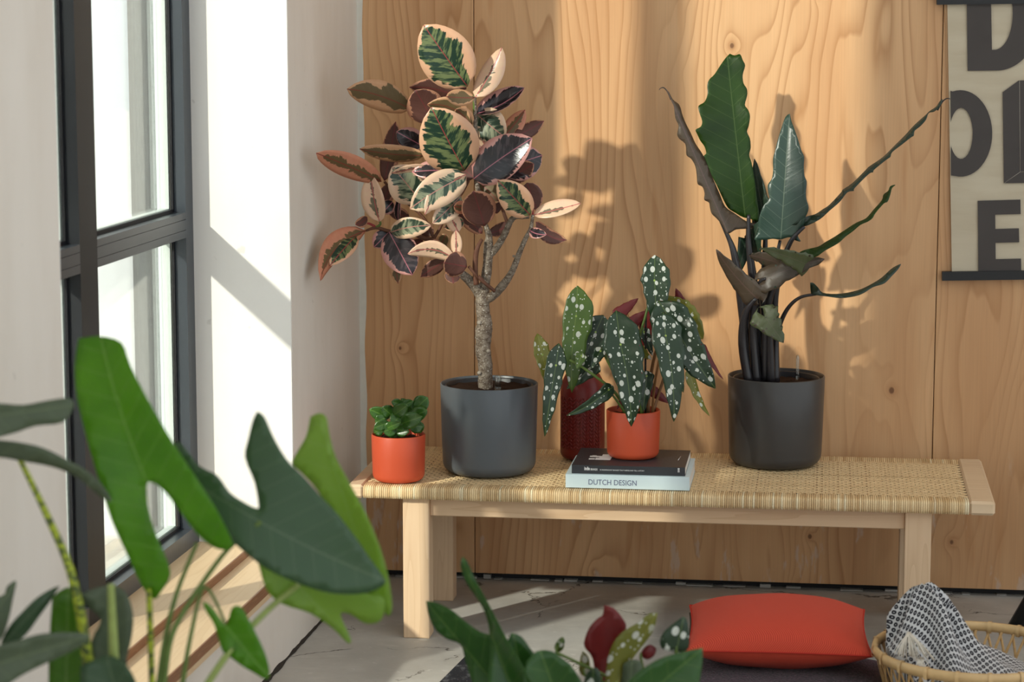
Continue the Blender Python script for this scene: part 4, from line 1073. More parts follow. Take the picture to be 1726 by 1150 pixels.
BEG = [ # attachment, tip, width, lobe behind the attachment
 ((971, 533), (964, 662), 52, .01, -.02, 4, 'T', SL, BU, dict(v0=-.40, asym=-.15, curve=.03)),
 ((914, 598), (925, 657), 30, -.02, -.04, 20, 'T', SY, BU, dict(v0=-.62, asym=.0)),
 ((937, 616), (918, 736), 36, -.07, -.10, 16, 'T', SG, BU, dict(v0=-.31, asym=.05, curve=.02)),
 ((1004, 560), (968, 640), 56, .04, .02, 0, 'T', SG, BU, dict(v0=-.36, asym=.0)),
 ((1046, 581), (1064, 719), 66, -.08, -.11, 0, 'T', SG, BU, dict(v0=-.42, asym=-.12, curve=-.03)),
 ((1026, 657), (955, 701), 26, -.07, -.11, 14, 'T', SG, BU, dict(v0=-.12, curve=-.04)),
 ((1103, 473), (1102, 548), 50, .02, .0, 0, 'T', SG, BU, dict(v0=-.58, asym=-.1, curve=-.03)),
 ((1135, 546), (1206, 655), 74, -.04, -.06, 0, 'T', SG, BU, dict(v0=-.36, asym=.05, curve=.02)),
 ((1122, 566), (1136, 711), 54, -.08, -.11, 12, 'T', SG, BU, dict(v0=-.28, asym=-.05, curve=-.02)),
 ((1153, 538), (1185, 572), 46, .06, .06, 0, 'T', SY, BU, dict(v0=-1.1, asym=-.2)),
 ((1156, 532), (1139, 486), 26, .08, .08, 0, 'U', SG, BU, dict(v0=-.1)),
 ((1041, 531), (1076, 503), 24, .05, .07, 0, 'U', SG, BU, dict(v0=-.15)),
 ((1052, 556), (1090, 524), 30, .04, .06, 0, 'U', SG, BU, dict(v0=-.15)),
 ((1098, 536), (1076, 590), 34, .06, .05, 0, 'U', SG, BR, dict(v0=-.2)),
 ((1072, 588), (1098, 606), 24, -.04, -.07, 10, 'T', SY, BU, dict(v0=-.4, wave=.12, nw=6, jag=.12)),
 ((1090, 634), (1084, 695), 26, -.04, -.05, 0, 'T', SG, BU, dict(v0=-.15)),
 ((1186, 586), (1219, 640), 13, .06, .08, 30, 'U', SG, BU, dict(v0=-.1)),
 ((1163, 630), (1196, 702), 22, .02, .0, 40, 'U', SG, SY, dict(v0=-.1, curve=-.02)),
 ((1158, 548), (1188, 606), 16, .03, .02, 40, 'U', SG, BR, dict(v0=-.1)),
 ((1000, 618), (955, 656), 30, .03, .02, 0, 'T', SG, BU, dict(v0=-.2)),
 ((1140, 622), (1152, 662), 20, .01, .0, 0, 'T', SG, BU, dict(v0=-.2)),
 ((1094, 655), (1128, 680), 22, .03, .05, 0, 'U', SG, BU, dict(v0=-.2)),
 ((1012, 592), (996, 622), 22, -.03, -.05, 0, 'T', SG, BU, dict(v0=-.2)),
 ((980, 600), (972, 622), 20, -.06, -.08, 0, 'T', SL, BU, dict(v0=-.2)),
 ((1066, 640), (1040, 690), 18, -.03, -.04, 0, 'U', SG, BU, dict(v0=-.1)),
 ((1086, 560), (1100, 600), 20, .03, .02, 0, 'T', SG, BU, dict(v0=-.2)),
]
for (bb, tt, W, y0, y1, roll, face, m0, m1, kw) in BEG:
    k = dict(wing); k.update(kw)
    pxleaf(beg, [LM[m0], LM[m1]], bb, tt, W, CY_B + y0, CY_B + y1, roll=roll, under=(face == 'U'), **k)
pxtube('flower_bud', [(1147, 540, CY_B + .03, 2.5), (1145, 530, CY_B + .03, 3), (1143, 524, CY_B + .03, 1)], PSTEM, beg)

# ------------------------------------------------------------------ small red pot at the left end
CY_S = 5.738
cS, rS = pot_geo(626, 717, 731, 0, CY_S)
small = thing('potted_seedling', 'small leafy green plant in an orange-red pot at the left end of the bench', 'plant', (cS.x, cS.y, ZT_B))
pot_at('pot', TERRA, (cS.x, cS.y, ZT_B), rS, rS * 0.965, cS.z - ZT_B, small, 0.017, 0.0035)
soil_at((cS.x, cS.y), rS - 0.004, cS.z - 0.014, small)
print('SMALL', cS, rS, cS.z - ZT_B)
SM = [ # base, tip, width, dyb, dyt, roll
 ((700, 690), (721, 670), 24, .0, .0, 10), ((697, 688), (720, 698), 16, .0, -.02, 20), ((690, 706), (720, 692), 22, -.03, -.05, 10), ((675, 715), (712, 702), 24, -.04, -.07, 0),
 ((672, 688), (697, 676), 14, .0, -.01, 10), ((664, 700), (687, 683), 22, -.02, -.04, 0), ((676, 682), (660, 677), 13, .0, -.02, 0), ((660, 700), (644, 686), 20, .0, -.01, 0),
 ((657, 704), (622, 690), 20, .0, -.01, 10), ((655, 712), (630, 722), 16, -.03, -.05, 10), ((652, 722), (676, 712), 12, -.05, -.07, 0), ((650, 705), (632, 712), 18, -.01, -.02, 0),
 ((670, 720), (645, 728), 22, -.03, -.04, 0), ((690, 718), (714, 720), 20, -.01, .0, 0), ((660, 690), (652, 700), 16, .02, .02, 0), ((640, 700), (627, 694), 14, .02, .02, 0),
 ((684, 700), (697, 690), 24, .01, .0, 0), ((668, 724), (690, 728), 18, -.04, -.05, 0), ((645, 722), (630, 730), 16, -.01, -.01, 0), ((700, 712), (710, 730), 18, .02, .02, 0),
 ((676, 700), (660, 716), 22, -.01, -.03, 0), ((690, 690), (676, 672), 12, .02, .03, 0), ((700, 700), (690, 680), 20, .02, .02, 0), ((655, 726), (672, 734), 16, -.02, -.03, 0)]
for i, (bb, tt, W, y0, y1, roll) in enumerate(SM):
    pxleaf(small, [LM['small'], LM['small']], bb, tt, W * 1.2, CY_S + y0, CY_S + y1, roll=roll, prof='oval', fold=.12, sag=.04, wave=.05, nw=1.5, rows=8)
for (x, y) in ((700, 690), (660, 700), (676, 682), (690, 706), (650, 708)):
    pxtube('stem', [(672, 738, CY_S, 1.6), ((672 + x) / 2, (738 + y) / 2 - 4, CY_S, 1.3), (x, y, CY_S, 0.9)], GSTEM, small, 6, 3)

# ================================================================== poster on the plywood
YP = YB - 0.012
poster = thing('letter_poster', 'beige paper poster of big dark letters on black hanging bars, at the right edge', 'poster', tuple(ony(1660, 472, YP)))
def m_paper():
    t = NT('beige_paper'); c = t.coord()
    n = t.noise(t.scale(c, 6, 1, 30), 1.0, 3.0); n2 = t.noise(c, 9.0, 2.0)
    col = t.mix(t.step(n, 0.35, 0.7), (0.60, 0.53, 0.40), (0.54, 0.465, 0.34))
    return t.done(t.mix(t.math('MULTIPLY', n2, 0.4), col, (0.52, 0.44, 0.32)), 0.75, 0.2, t.bump(n, 0.35, 0.004))
PAPER = m_paper(); PINK = plain('faded_black_print', (0.075, 0.066, 0.062), 0.7, 0.2, 0.12, 12)
def poly3(px, Y): return [ony(x, y, Y) for x, y in px]
def slab(mb, pts, th):
    """a thin plate: outline pts (facing the room), thickness th away from the room"""
    n = len(pts); back = [p + Vector((0, th, 0)) for p in pts]
    mb.add(pts + back, [list(range(n)), [i + n for i in reversed(range(n))]] + [[(i + 1) % n, i, i + n, (i + 1) % n + n] for i in range(n)])
    return mb
# paper: gently waved sheet
pl, pr_ = [], []
vs = []; fs = []; nu, nv = 12, 40
c00, c10, c01, c11 = ony(1596.6, -3, YP), ony(1951, -7, YP), ony(1604.5, 464, YP), ony(1960, 460, YP)
for j in range(nv + 1):
    for i in range(nu + 1):
        a, b2 = i / nu, j / nv
        p = (c00 * (1 - a) + c10 * a) * (1 - b2) + (c01 * (1 - a) + c11 * a) * b2
        p.y += 0.0022 * noise.noise((p.x * 3, p.z * 22, 0)) + 0.0012 * noise.noise((p.x * 9, p.z * 9, 3)); vs.append(p)
for j in range(nv):
    for i in range(nu):
        k = j * (nu + 1) + i; fs.append([k, k + nu + 1, k + nu + 2, k + 1])
n = len(vs); vs2 = [v + Vector((0, 0.0008, 0)) for v in vs]
mb = MB(); mb.add(vs + vs2, fs + [[i + n for i in reversed(f)] for f in fs], 0, True); mb.build('paper', PAPER, poster)
for nm, y0, y1, xl, sl_ in (('top_bar', -8, 8, 1579, -4), ('bottom_bar', 458.5, 473.5, 1588, -5)):
    a, b2, c3, d3 = ony(xl, y0, YP - .012), ony(1965, y0 + sl_, YP - .012), ony(1965, y1 + sl_, YP - .012), ony(xl, y1, YP - .012)
    slab(MB(), [a, d3, c3, b2], 0.02).build(nm, BLACK, poster)
YL = YP - 0.0045
def letter(outer, holes=(), name='letter'):
    pts = [Vector((p.x, p.z)) for p in poly3(outer, YL)]; loops = [list(range(len(pts)))]; ed = [(i, (i + 1) % len(pts)) for i in range(len(pts))]
    for h in holes:
        o = len(pts); hp = [Vector((p.x, p.z)) for p in poly3(h, YL)]; pts += hp; ed += [(o + i, o + (i + 1) % len(hp)) for i in range(len(hp))]
        loops.append(list(range(o, o + len(hp))))
    vv, ee, ff, *_ = delaunay_2d_cdt(pts, ed, [], 0, 1e-6)
    def inpoly(x, z, poly):
        c = False; j = len(poly) - 1
        for i in range(len(poly)):
            if (poly[i][1] > z) != (poly[j][1] > z) and x < (poly[j][0] - poly[i][0]) * (z - poly[i][1]) / (poly[j][1] - poly[i][1]) + poly[i][0]: c = not c
            j = i
        return c
    out_poly = [(p.x, p.z) for p in poly3(outer, YL)]
    hole_polys = [[(p.x, p.z) for p in poly3(h, YL)] for h in holes]
    V = [Vector((v.x, YL, v.y)) for v in vv]; F = []
    for f in ff:
        cx = sum(vv[i].x for i in f) / len(f); cz = sum(vv[i].y for i in f) / len(f)
        if not inpoly(cx, cz, out_poly) or any(inpoly(cx, cz, h) for h in hole_polys): continue
        f = list(f); nn = (V[f[1]] - V[f[0]]).cross(V[f[2]] - V[f[0]]); F.append(f if nn.y < 0 else f[::-1])
    cnt = {}
    for f in F:
        for a, b2 in zip(f, f[1:] + f[:1]): cnt[(a, b2)] = 1
    n = len(V); V2 = V + [v + Vector((0, 0.0006, 0)) for v in V]
    F2 = list(F) + [[b2, a, a + n, b2 + n] for (a, b2) in cnt if (b2, a) not in cnt]
    mb = MB(); mb.add(V2, F2); return mb.build(name, PINK, poster)
def ell(cx, cy, rx, ry, a0, a1, n=22): return [(cx + rx * math.cos(R(a0 + (a1 - a0) * i / n)), cy + ry * math.sin(R(a0 + (a1 - a0) * i / n))) for i in range(n + 1)]
letter([(1629.5, 2), (1631, 119.5)] + ell(1680, 25, 74, 94, 90, -14) + ell(1676, 22, 31, 62, -18, 90) + [(1672, 84), (1670.5, 2)])
oo = ell(1619, 225, 53.5, 73, -112, 108, 30)
letter([(1602.3, 153)] + [p for p in oo if p[0] > 1602.6] + [(1603, 296)], [ell(1620, 225, 19.5, 43, 0, 350, 26)])
letter([(1690, 155.5), (1717, 135.8), (1760, 134), (1764, 308), (1692, 309)])
letter([(1648, 338.5), (1720, 336.5), (1720.5, 361), (1677.5, 362), (1677.8, 386), (1717.5, 385), (1718, 408.5), (1678, 409.5), (1678.3, 437), (1721, 436), (1721.4, 456.5), (1649, 458)])
wl_ = MB(); YW = YL - 0.0006
for a, b2 in (((1718.5, 136), (1719.5, 290)), ((1719.5, 290), (1693, 308.5)), ((1719.5, 290), (1762, 288))):
    A, B = ony(*a, YW), ony(*b2, YW); wl_.tube([A, B], 0.0005, 4)
wl_.build('bevel_line', plain('pale_print', (0.50, 0.46, 0.38), 0.7), poster)

# ================================================================== floor things
def pillow(name, c, w, d, h, mat, root, edge=0.0, pinch=0.07, pw=2.6, rot=0.0, n=28, tilt=0.0, wr=0.004):
    vs = []; fs = []
    cr, sr = math.cos(rot), math.sin(rot)
    for sgn in (1, -1):
        for j in range(n + 1):
            for i in range(n + 1):
                u, v = 2 * i / n - 1, 2 * j / n - 1
                x = u * w / 2 * (1 - pinch * (1 - v * v)); y = v * d / 2 * (1 - pinch * (1 - u * u))
                f = (max(0, 1 - abs(u) ** pw) * max(0, 1 - abs(v) ** pw)) ** 0.55
                z = sgn * (h / 2 * f + edge / 2)
                q = Vector((x * 9, y * 9, sgn * 3)); z += wr * noise.noise(q) * f + wr * 0.5 * math.sin(9 * u + 5 * v) * (1 - f) * f
                vs.append(Vector((c[0] + x * cr - y * sr, c[1] + x * sr + y * cr, c[2] + z + tilt * y)))
    N1 = (n + 1) ** 2
    for s in (0, 1):
        for j in range(n):
            for i in range(n):
                k = s * N1 + j * (n + 1) + i; f = [k, k + 1, k + n + 2, k + n + 1]
                fs.append(f if s == 0 else f[::-1])
    ring = [i for i in range(n)] + [j * (n + 1) + n for j in range(n)] + [n * (n + 1) + n - i for i in range(n)] + [(n - j) * (n + 1) for j in range(n)]
    for a, b2 in zip(ring, ring[1:] + ring[:1]): fs.append([a, a + N1, b2 + N1, b2])
    mb = MB(); mb.add(vs, fs, 0, True); o = mb.build(name, mat, root)
    return o, [vs[i] for i in ring]
def m_twill(name, a, b, sc, rough=0.85, ang=0.6):
    t = NT(name); c = t.coord(); x, y, z = t.sep(c)[:3]
    ph = t.math('ADD', t.math('MULTIPLY', x, sc), t.math('MULTIPLY', t.math('SUBTRACT', y, t.math('MULTIPLY', z, 1.0)), sc * ang))
    st = t.math('MULTIPLY_ADD', t.math('SINE', ph), 0.5, 0.5)
    col = t.mix(st, a, b)
    return t.done(col, rough, 0.25, t.bump(st, 0.4, 0.001), sheen=0.04)
TWILL = m_twill('red_twill', (0.43, 0.036, 0.018), (0.66, 0.090, 0.048), 1300.0, 0.85, 1.6)
REDFLAT = plain('red_cotton', (0.46, 0.035, 0.022), 0.85, 0.2, 0.04)
def m_boucle():
    t = NT('plum_boucle'); c = t.coord(); n = t.noise(c, 190.0, 3.0); v = t.voro(c, 240.0)['Distance']
    return t.done(t.mix(t.step(n, 0.4, 0.65), (0.020, 0.008, 0.014), (0.085, 0.035, 0.055)), 0.95, 0.1, t.bump(v, 0.9, 0.004), sheen=0.2)
PLUM = m_boucle()
ZF = 0.125
fc = (onz(1318, 1128, ZF).x, 5.045, 0.064)
pouf = thing('floor_cushion', 'dark plum floor cushion on the concrete, under the red cushion', 'cushion', (fc[0], fc[1], 0))
pillow('cover', fc, 0.50, 0.52, 0.10, PLUM, pouf, 0.028, 0.05, 5.0, n=24)
ZC = ZF + 0.045
cb = [onz(1158, 1024, ZC + .012), onz(1459, 1026, ZC + .012), onz(1467, 1103, ZC), onz(1176, 1122, ZC)]
print('CUSH', cb)
cc = sum(cb, Vector()) / 4 - Vector((0.006, 0, 0))
red = thing('red_cushion', 'red twill cushion lying on the dark plum floor cushion', 'cushion', (cc.x, cc.y, ZF))
cw = ((cb[1] - cb[0]).length + (cb[2] - cb[3]).length) / 2; cd = ((cb[0] - cb[3]).length + (cb[1] - cb[2]).length) / 2
print('cushion', cw, cd, cc)
o, rg = pillow('cover', (cc.x, cc.y, ZC + .012), cw, min(cd, 0.46), 0.135, TWILL, red, 0.0015, 0.05, 2.4, math.atan2(cb[1].y - cb[0].y, cb[1].x - cb[0].x) * 0.3, n=36)
MB().tube(rg + [rg[0]], 0.0022, 6, cap=False).build('seam_piping', REDFLAT, red)
zp0, zp1 = rg[-6], rg[-22]
MB().tube([p + Vector((-0.003, 0, -0.002)) for p in rg[-30:-5]], 0.003, 6).build('zipper', BLACK, red)

# rug corner
def m_rug():
    t = NT('flecked_rug'); c = t.coord(); n = t.noise(c, 30.0, 4.0, 0.7); n2 = t.noise(c, 170.0, 2.0)
    f = t.math('MULTIPLY', t.step(n, 0.5, 0.66), 0.5); f = t.math('ADD', f, t.step(n2, 0.68, 0.74), clamp=True)
    return t.done(t.mix(f, (0.020, 0.021, 0.025), (0.20, 0.20, 0.21)), 0.9, 0.15, t.bump(n2, 0.6, 0.002))
r0, r1, r2 = onz(786, 1106, 0.01), onz(742, 1150, 0.01), onz(930, 1109, 0.01)
dl = (r1 - r0); 
rug = MB(); outline = [r0 + dl * 0.06, r0 + dl * 0.02 + Vector((.006, 0, 0)), r0 + Vector((.018, .002, 0)), r2, r2 + dl * 1.6, r0 + dl * 1.6]
outline = [Vector((p.x, p.y, 0.012)) for p in outline]; n = len(outline)
rug.add(outline + [Vector((p.x, p.y, 0.0)) for p in outline], [list(reversed(range(n)))] + [[i, (i + 1) % n, (i + 1) % n + n, i + n] for i in range(n)])
tag(rug.build('rug', m_rug()), 'black rug with grey flecks lying flat on the concrete behind the foreground leaves', 'rug')

# black stool leg at the right edge
st = thing('stool', 'black slant-legged stool, only a leg in view at the right edge', 'stool', (0.62, 5.97, 0))
f0 = onz(1711, 1062, 0.0)
ctr = f0 + Vector((0.40, -0.12, 0))
for k in range(4):
    a = ctr + (Matrix.Rotation(math.pi / 2 * k, 3, 'Z') @ (f0 - ctr)); tp = ctr.lerp(a, 0.42); tp.z = 0.46
    MB().tube([a, a + (tp - a) * 0.5, tp], [0.024, 0.029, 0.032], 10, flat=0.8).build('leg', BLACK, st)
MB().lathe([(0, 0.455), (0.19, 0.455), (0.20, 0.463), (0.20, 0.477), (0.192, 0.485), (0, 0.485)], 32, (ctr.x, ctr.y, 0)).build('seat', BLACK, st)

# ---------------------------------------------------------------- basket
ZR = 0.205
bc_f, bc_b, bl = onz(1612, 1143, ZR), onz(1606, 1054, ZR), onz(1461, 1085, ZR)
RB_ = (bc_b - bc_f).length / 2; bc = (bc_f + bc_b) / 2
bc.x = bl.x + RB_ + 0.016
print('BASKET', bc, RB_)
bk = thing('bamboo_basket', 'round open-weave bamboo basket holding a patterned throw, beside the red cushion', 'basket', (bc.x, bc.y, 0))
BAM = m_cane('bamboo_strip', (0.66, 0.43, 0.19), (0.52, 0.31, 0.12), (0.74, 0.56, 0.30), 'x')
BAM2 = plain('bamboo_rim', (0.64, 0.43, 0.20), 0.4, 0.5, 0.2, 40)
def rad(z): q = z / ZR; return RB_ * (0.66 + 0.34 * q ** 0.75)
rim = MB(); nseg = 72; ring = [Vector((bc.x + RB_ * math.cos(2 * math.pi * k / nseg), bc.y + RB_ * math.sin(2 * math.pi * k / nseg), ZR)) for k in range(nseg + 1)]
prof_r = [(-0.004, -0.010), (0.004, -0.011), (0.0065, 0), (0.004, 0.010), (-0.004, 0.010), (-0.0065, 0)]
vs = []; fs = []
for k in range(nseg):
    an = 2 * math.pi * k / nseg
    for (dr, dz) in prof_r: vs.append(Vector((bc.x + (RB_ + dr) * math.cos(an), bc.y + (RB_ + dr) * math.sin(an), ZR + dz)))
for k in range(nseg):
    for j in range(6): fs.append([k * 6 + j, ((k + 1) % nseg) * 6 + j, ((k + 1) % nseg) * 6 + (j + 1) % 6, k * 6 + (j + 1) % 6])
rim.add(vs, fs, 0, True); rim.build('rim', BAM2, bk)
for k in range(20):
    an = 2 * math.pi * (k + 0.3) / 20; ca, sa = math.cos(an), math.sin(an)
    m = MB(); T = Vector((-sa, ca, 0)); rr = Vector((ca, sa, 0)); c0 = Vector((bc.x, bc.y, ZR)) + rr * RB_
    lp = [c0 + rr * a + AZ * z for a, z in ((0.0075, -0.013), (0.0085, 0), (0.006, 0.0115), (-0.006, 0.0115), (-0.0085, 0), (-0.0075, -0.013), (0.0075, -0.013))]
    vs = [p + T * w for p in lp for w in (-0.0042, 0.0042)]
    m.add(vs, [[2 * i, 2 * i + 1, 2 * i + 3, 2 * i + 2] for i in range(6)], 0, True); m.build('binding', BAM2, bk)
for k in range(46):
    for sg in (-1, 1):
        m = MB(); pts = []
        for j in range(7):
            q = j / 6; z = 0.006 + q * (ZR - 0.014); an = 2 * math.pi * k / 46 + sg * 0.30 * (q - 0.5)
            r = rad(z) + sg * 0.0016
            pts.append((an, r, z))
        vs = []
        for an, r, z in pts:
            for w in (-0.0030, 0.0030):
                for dr in (-0.0007, 0.0007): vs.append(Vector((bc.x + (r + dr) * math.cos(an + w / r), bc.y + (r + dr) * math.sin(an + w / r), z)))
        fs = []
        for j in range(6):
            a = 4 * j
            fs += [[a, a + 2, a + 6, a + 4], [a + 3, a + 1, a + 5, a + 7], [a + 1, a, a + 4, a + 5], [a + 2, a + 3, a + 7, a + 6]]
        m.add(vs, fs, 0, True); m.build('cane_strip', BAM, bk)
MB().lathe([(0, 0.001), (RB_ * 0.67, 0.001), (RB_ * 0.68, 0.004), (RB_ * 0.67, 0.008), (0, 0.008)], 40, (bc.x, bc.y, 0)).build('base', BAM2, bk)

# ---------------------------------------------------------------- throw
def m_throw():
    t = NT('patterned_cotton'); uv = t.uv('leaf'); u, v, _ = t.sep(uv)[:3]
    K = 48.0
    a = t.math('MULTIPLY', t.math('ADD', u, v), K * 0.5); b2 = t.math('MULTIPLY', t.math('SUBTRACT', u, v), K * 0.5)
    fa = t.math('SUBTRACT', t.math('FRACT', t.math('ADD', a, 100.0)), 0.5); fb = t.math('SUBTRACT', t.math('FRACT', t.math('ADD', b2, 100.0)), 0.5)
    d = t.math('SQRT', t.math('ADD', t.math('MULTIPLY', fa, fa), t.math('MULTIPLY', fb, fb)))
    ring = t.math('MULTIPLY', t.step(d, 0.07, 0.11), t.math('SUBTRACT', 1.0, t.step(d, 0.37, 0.42)))
    n = t.noise(uv, 400.0, 1.0)
    col = t.mix(ring, (0.56, 0.56, 0.56), (0.022, 0.020, 0.026))
    return t.done(col, 0.9, 0.15, t.bump(t.math('ADD', ring, n), 0.35, 0.001), sheen=0.2)
THROW = m_throw()
thr = thing('throw_blanket', 'black and white patterned cotton throw with a cream tassel, heaped in the bamboo basket', 'blanket', (bc.x, bc.y, 0.02))
pk = ony(1548, 1019, bc.y + 0.03)
def heap(x, y):
    r = math.hypot(x, y) / (RB_ - 0.02)
    z = 0.165 - 0.06 * max(0, r - 0.5) ** 1.0
    dx, dy = x - (pk.x - bc.x), y - 0.02
    # a drawn-up peak with folds running down and to the right
    ang = math.atan2(dy, dx); rr = math.hypot(dx, dy * 0.8)
    peak = (pk.z - 0.128) * math.exp(-(rr / 0.098) ** 1.45) * (1 + 0.24 * math.sin(ang * 6 + 1) * min(1, rr / 0.06))
    ridge = 0.045 * math.exp(-((dy + 0.35 * dx - 0.0) / 0.05) ** 2) * (1 / (1 + math.exp(-(dx - 0.02) * 40))) * math.exp(-max(0, dx) / 0.16)
    z += peak + ridge
    z += 0.022 * math.sin(ang * 8 + 30 * rr) * math.exp(-(rr / 0.18) ** 2) * min(1, rr / 0.08)
    z += 0.012 * noise.noise((x * 14, y * 14, 1)) + 0.016 * math.exp(-((x - 0.20) / 0.03) ** 2)
    return z
n = 72; vs = []; fs = []
uvl = []
for j in range(n + 1):
    for i in range(n + 1):
        u, v = 2 * i / n - 1, 2 * j / n - 1
        k = math.sqrt(max(1e-9, 1 - v * v / 2)); k2 = math.sqrt(max(1e-9, 1 - u * u / 2))
        x, y = u * k * (RB_ - 0.024), v * k2 * (RB_ - 0.024)
        z = heap(x, y); rlim = RB_ * (0.66 + 0.34 * min(1.0, z / ZR) ** 0.75) - 0.012
        r = math.hypot(x, y); s = min(1.0, rlim / r) if r > 1e-6 else 1
        vs.append(Vector((bc.x + x * s, bc.y + y * s, z)))
# arc-length uv so that the print keeps its size on the slopes
U = [[0.0] * (n + 1) for _ in range(n + 1)]; Vv = [[0.0] * (n + 1) for _ in range(n + 1)]
for j in range(n + 1):
    for i in range(1, n + 1): U[j][i] = U[j][i - 1] + (vs[j * (n + 1) + i] - vs[j * (n + 1) + i - 1]).length
    for i in range(n + 1): U[j][i] -= U[j][n // 2] if False else 0
for i in range(n + 1):
    for j in range(1, n + 1): Vv[j][i] = Vv[j - 1][i] + (vs[j * (n + 1) + i] - vs[(j - 1) * (n + 1) + i]).length
mids = [U[j][n // 2] for j in range(n + 1)]; midv = [Vv[n // 2][i] for i in range(n + 1)]
for j in range(n):
    for i in range(n):
        k = j * (n + 1) + i; fs.append([k, k + 1, k + n + 2, k + n + 1])
N1 = len(vs); vs += [p - Vector((0, 0, 0.10 if math.hypot(p.x - bc.x, p.y - bc.y) < RB_ * 0.8 else 0.06)) for p in vs]
fs += [[i + N1 for i in reversed(f)] for f in fs[:]]
ringi = [i for i in range(n)] + [j * (n + 1) + n for j in range(n)] + [n * (n + 1) + n - i for i in range(n)] + [(n - j) * (n + 1) for j in range(n)]
for a, b2 in zip(ringi, ringi[1:] + ringi[:1]): fs.append([a, a + N1, b2 + N1, b2])
for i in range(N1, 2 * N1):
    p = vs[i]; q = Vector((p.x - bc.x, p.y - bc.y, 0)); p.z = max(p.z, 0.015); r = rad(min(p.z, ZR)) - 0.012
    if q.length > r: q = q * (r / q.length); vs[i] = Vector((bc.x + q.x, bc.y + q.y, p.z))
mb = MB(); mb.add(vs, fs, 0, True); to = mb.build('cloth', THROW, thr)
lay = to.data.uv_layers.new(name='leaf')
for lp in to.data.loops:
    q = lp.vertex_index % N1; j, i = divmod(q, n + 1)
    lay.data[lp.index].uv = (((U[j][i] - mids[j]) * 0.45 + (vs[q].x - bc.x) * 0.8) * 2.2, (Vv[j][i] - sum(midv[max(0, i - 6):i + 7]) / len(midv[max(0, i - 6):i + 7])) * 2.2)
CREAM = plain('cream_cotton', (0.66, 0.61, 0.52), 0.9, 0.15, 0.1, 200)
tp = ony(1532, 1066, bc.y - 0.09)
ta = MB()
for k in range(46):
    a = random.uniform(-1, 1); q = random.uniform(0, 1)
    e = ony(1532 + (a * 26 - 8 + 26 * q) + 6, 1102 + 14 * q, bc.y - 0.12 - 0.02 * random.random())
    m1 = tp.lerp(e, 0.45) + Vector((a * 0.004, -0.012, 0.002))
    ta.tube([Vector(v) for v in catmull([tuple(tp + Vector((random.uniform(-.003, .003), 0, 0))), tuple(m1), tuple(e)], 3)], [0.0012] * 6 + [0.0007], 4)
for k in range(16):
    e0 = ony(1548 + random.uniform(-8, 8), 1108, bc.y - 0.125); e = ony(1556 + random.uniform(-12, 14), 1128, bc.y - 0.15)
    ta.tube([e0, e0.lerp(e, .5) + Vector((0, -.004, .002)), e], [0.0012, 0.001, 0.0006], 4)
tag(ta.build('tassel', CREAM, thr), kind='stuff')

# ================================================================== foreground plants
def pot_floor(root, x, y, Rr, H, mat):
    pot_at('pot', mat, (x, y, 0.0), Rr, Rr * 0.9, H, root, 0.02, 0.005, 48); soil_at((x, y), Rr - 0.006, H - 0.03, root)
YZ = 3.15
zx = ony(190, 1150, YZ).x
zeb = thing('potted_arrowhead_plant', 'large blurred arrow-leaved plant with yellow striped stems, in the left foreground', 'plant', (zx, YZ, 0))
pot_floor(zeb, zx, YZ, 0.17, 0.34, GREYP)
def stemZ(pts, mat=ZSTEM, base=None):
    q = [(x, y, YZ + dy, r) for x, y, r, dy in pts]; sm = catmull(q, 5); P = []; Rr = []
    for (x, y, Y, r) in sm:
        p = ony(x, y, Y); P.append(p); Rr.append(r * (p - CAMP).dot(FW) / FPX)
    e = P[-1]; g = Vector((zx + (e.x - zx) * 0.35 + random.uniform(-.02, .02), YZ + (e.y - YZ) * 0.3, 0.30))
    for k in (0.35, 0.7, 1.0): P.append(e.lerp(g, k)); Rr.append(Rr[len(sm) - 1] * (1 + 0.2 * k))
    return MB().tube(P, Rr, 10).build('stem', mat, zeb)
stemZ([(32, 772, 4.5, -.02), (75, 860, 6, -.02), (118, 960, 7.5, -.03), (140, 1060, 9, -.03), (152, 1150, 11, -.03)])
stemZ([(187, 985, 6, -.04), (190, 1060, 7.5, -.04), (194, 1150, 9, -.04)], PSTEM)
stemZ([(243, 815, 4, .02), (248, 930, 4.5, .03), (252, 1020, 5, .03), (256, 1150, 5.5, .03)])
stemZ([(332, 915, 3.5, .1), (298, 1000, 4, .08), (278, 1080, 4.5, .05), (268, 1150, 5, .04)], GSTEM)
stemZ([(440, 880, 4, .1), (385, 925, 4, .1), (330, 1000, 4.5, .08), (290, 1070, 5, .05), (276, 1150, 6, .04)], GSTEM)
stemZ([(380, 1050, 2.5, .08), (345, 990, 3, .09), (322, 1070, 3.8, .06), (308, 1150, 4.5, .05)], GSTEM)
stemZ([(505, 985, 5, .15), (450, 1030, 5.5, .12), (390, 1095, 6, .08), (345, 1160, 6.5, .06)], PSTEM)
ZB_, ZD, ZP_, ZS_ = 'zeb_bright', 'zeb_dark', 'zeb_pale', 'zeb_soft'
def zl(mt, mu, outline, mid, dy, **kw): return blade(zeb, [LM[mt], LM[mu]], outline, mid, YZ + dy, **kw)
zl(ZB_, ZP_, [(104, 584), (140, 580), (183, 588), (205, 625), (250, 690), (290, 748), (330, 805), (362, 858), (384, 910), (383, 930), (360, 932), (335, 915), (312, 885), (285, 845), (262, 822), (243, 818), (243, 850), (255, 900), (272, 950), (276, 980), (262, 1005), (250, 1020), (238, 1008), (226, 980), (208, 930), (188, 880), (165, 810), (140, 740), (118, 680), (106, 630)],
   ((241, 812), (150, 600)), .0, gy=.25, gx=-.1, fold=.22, curl=.25)
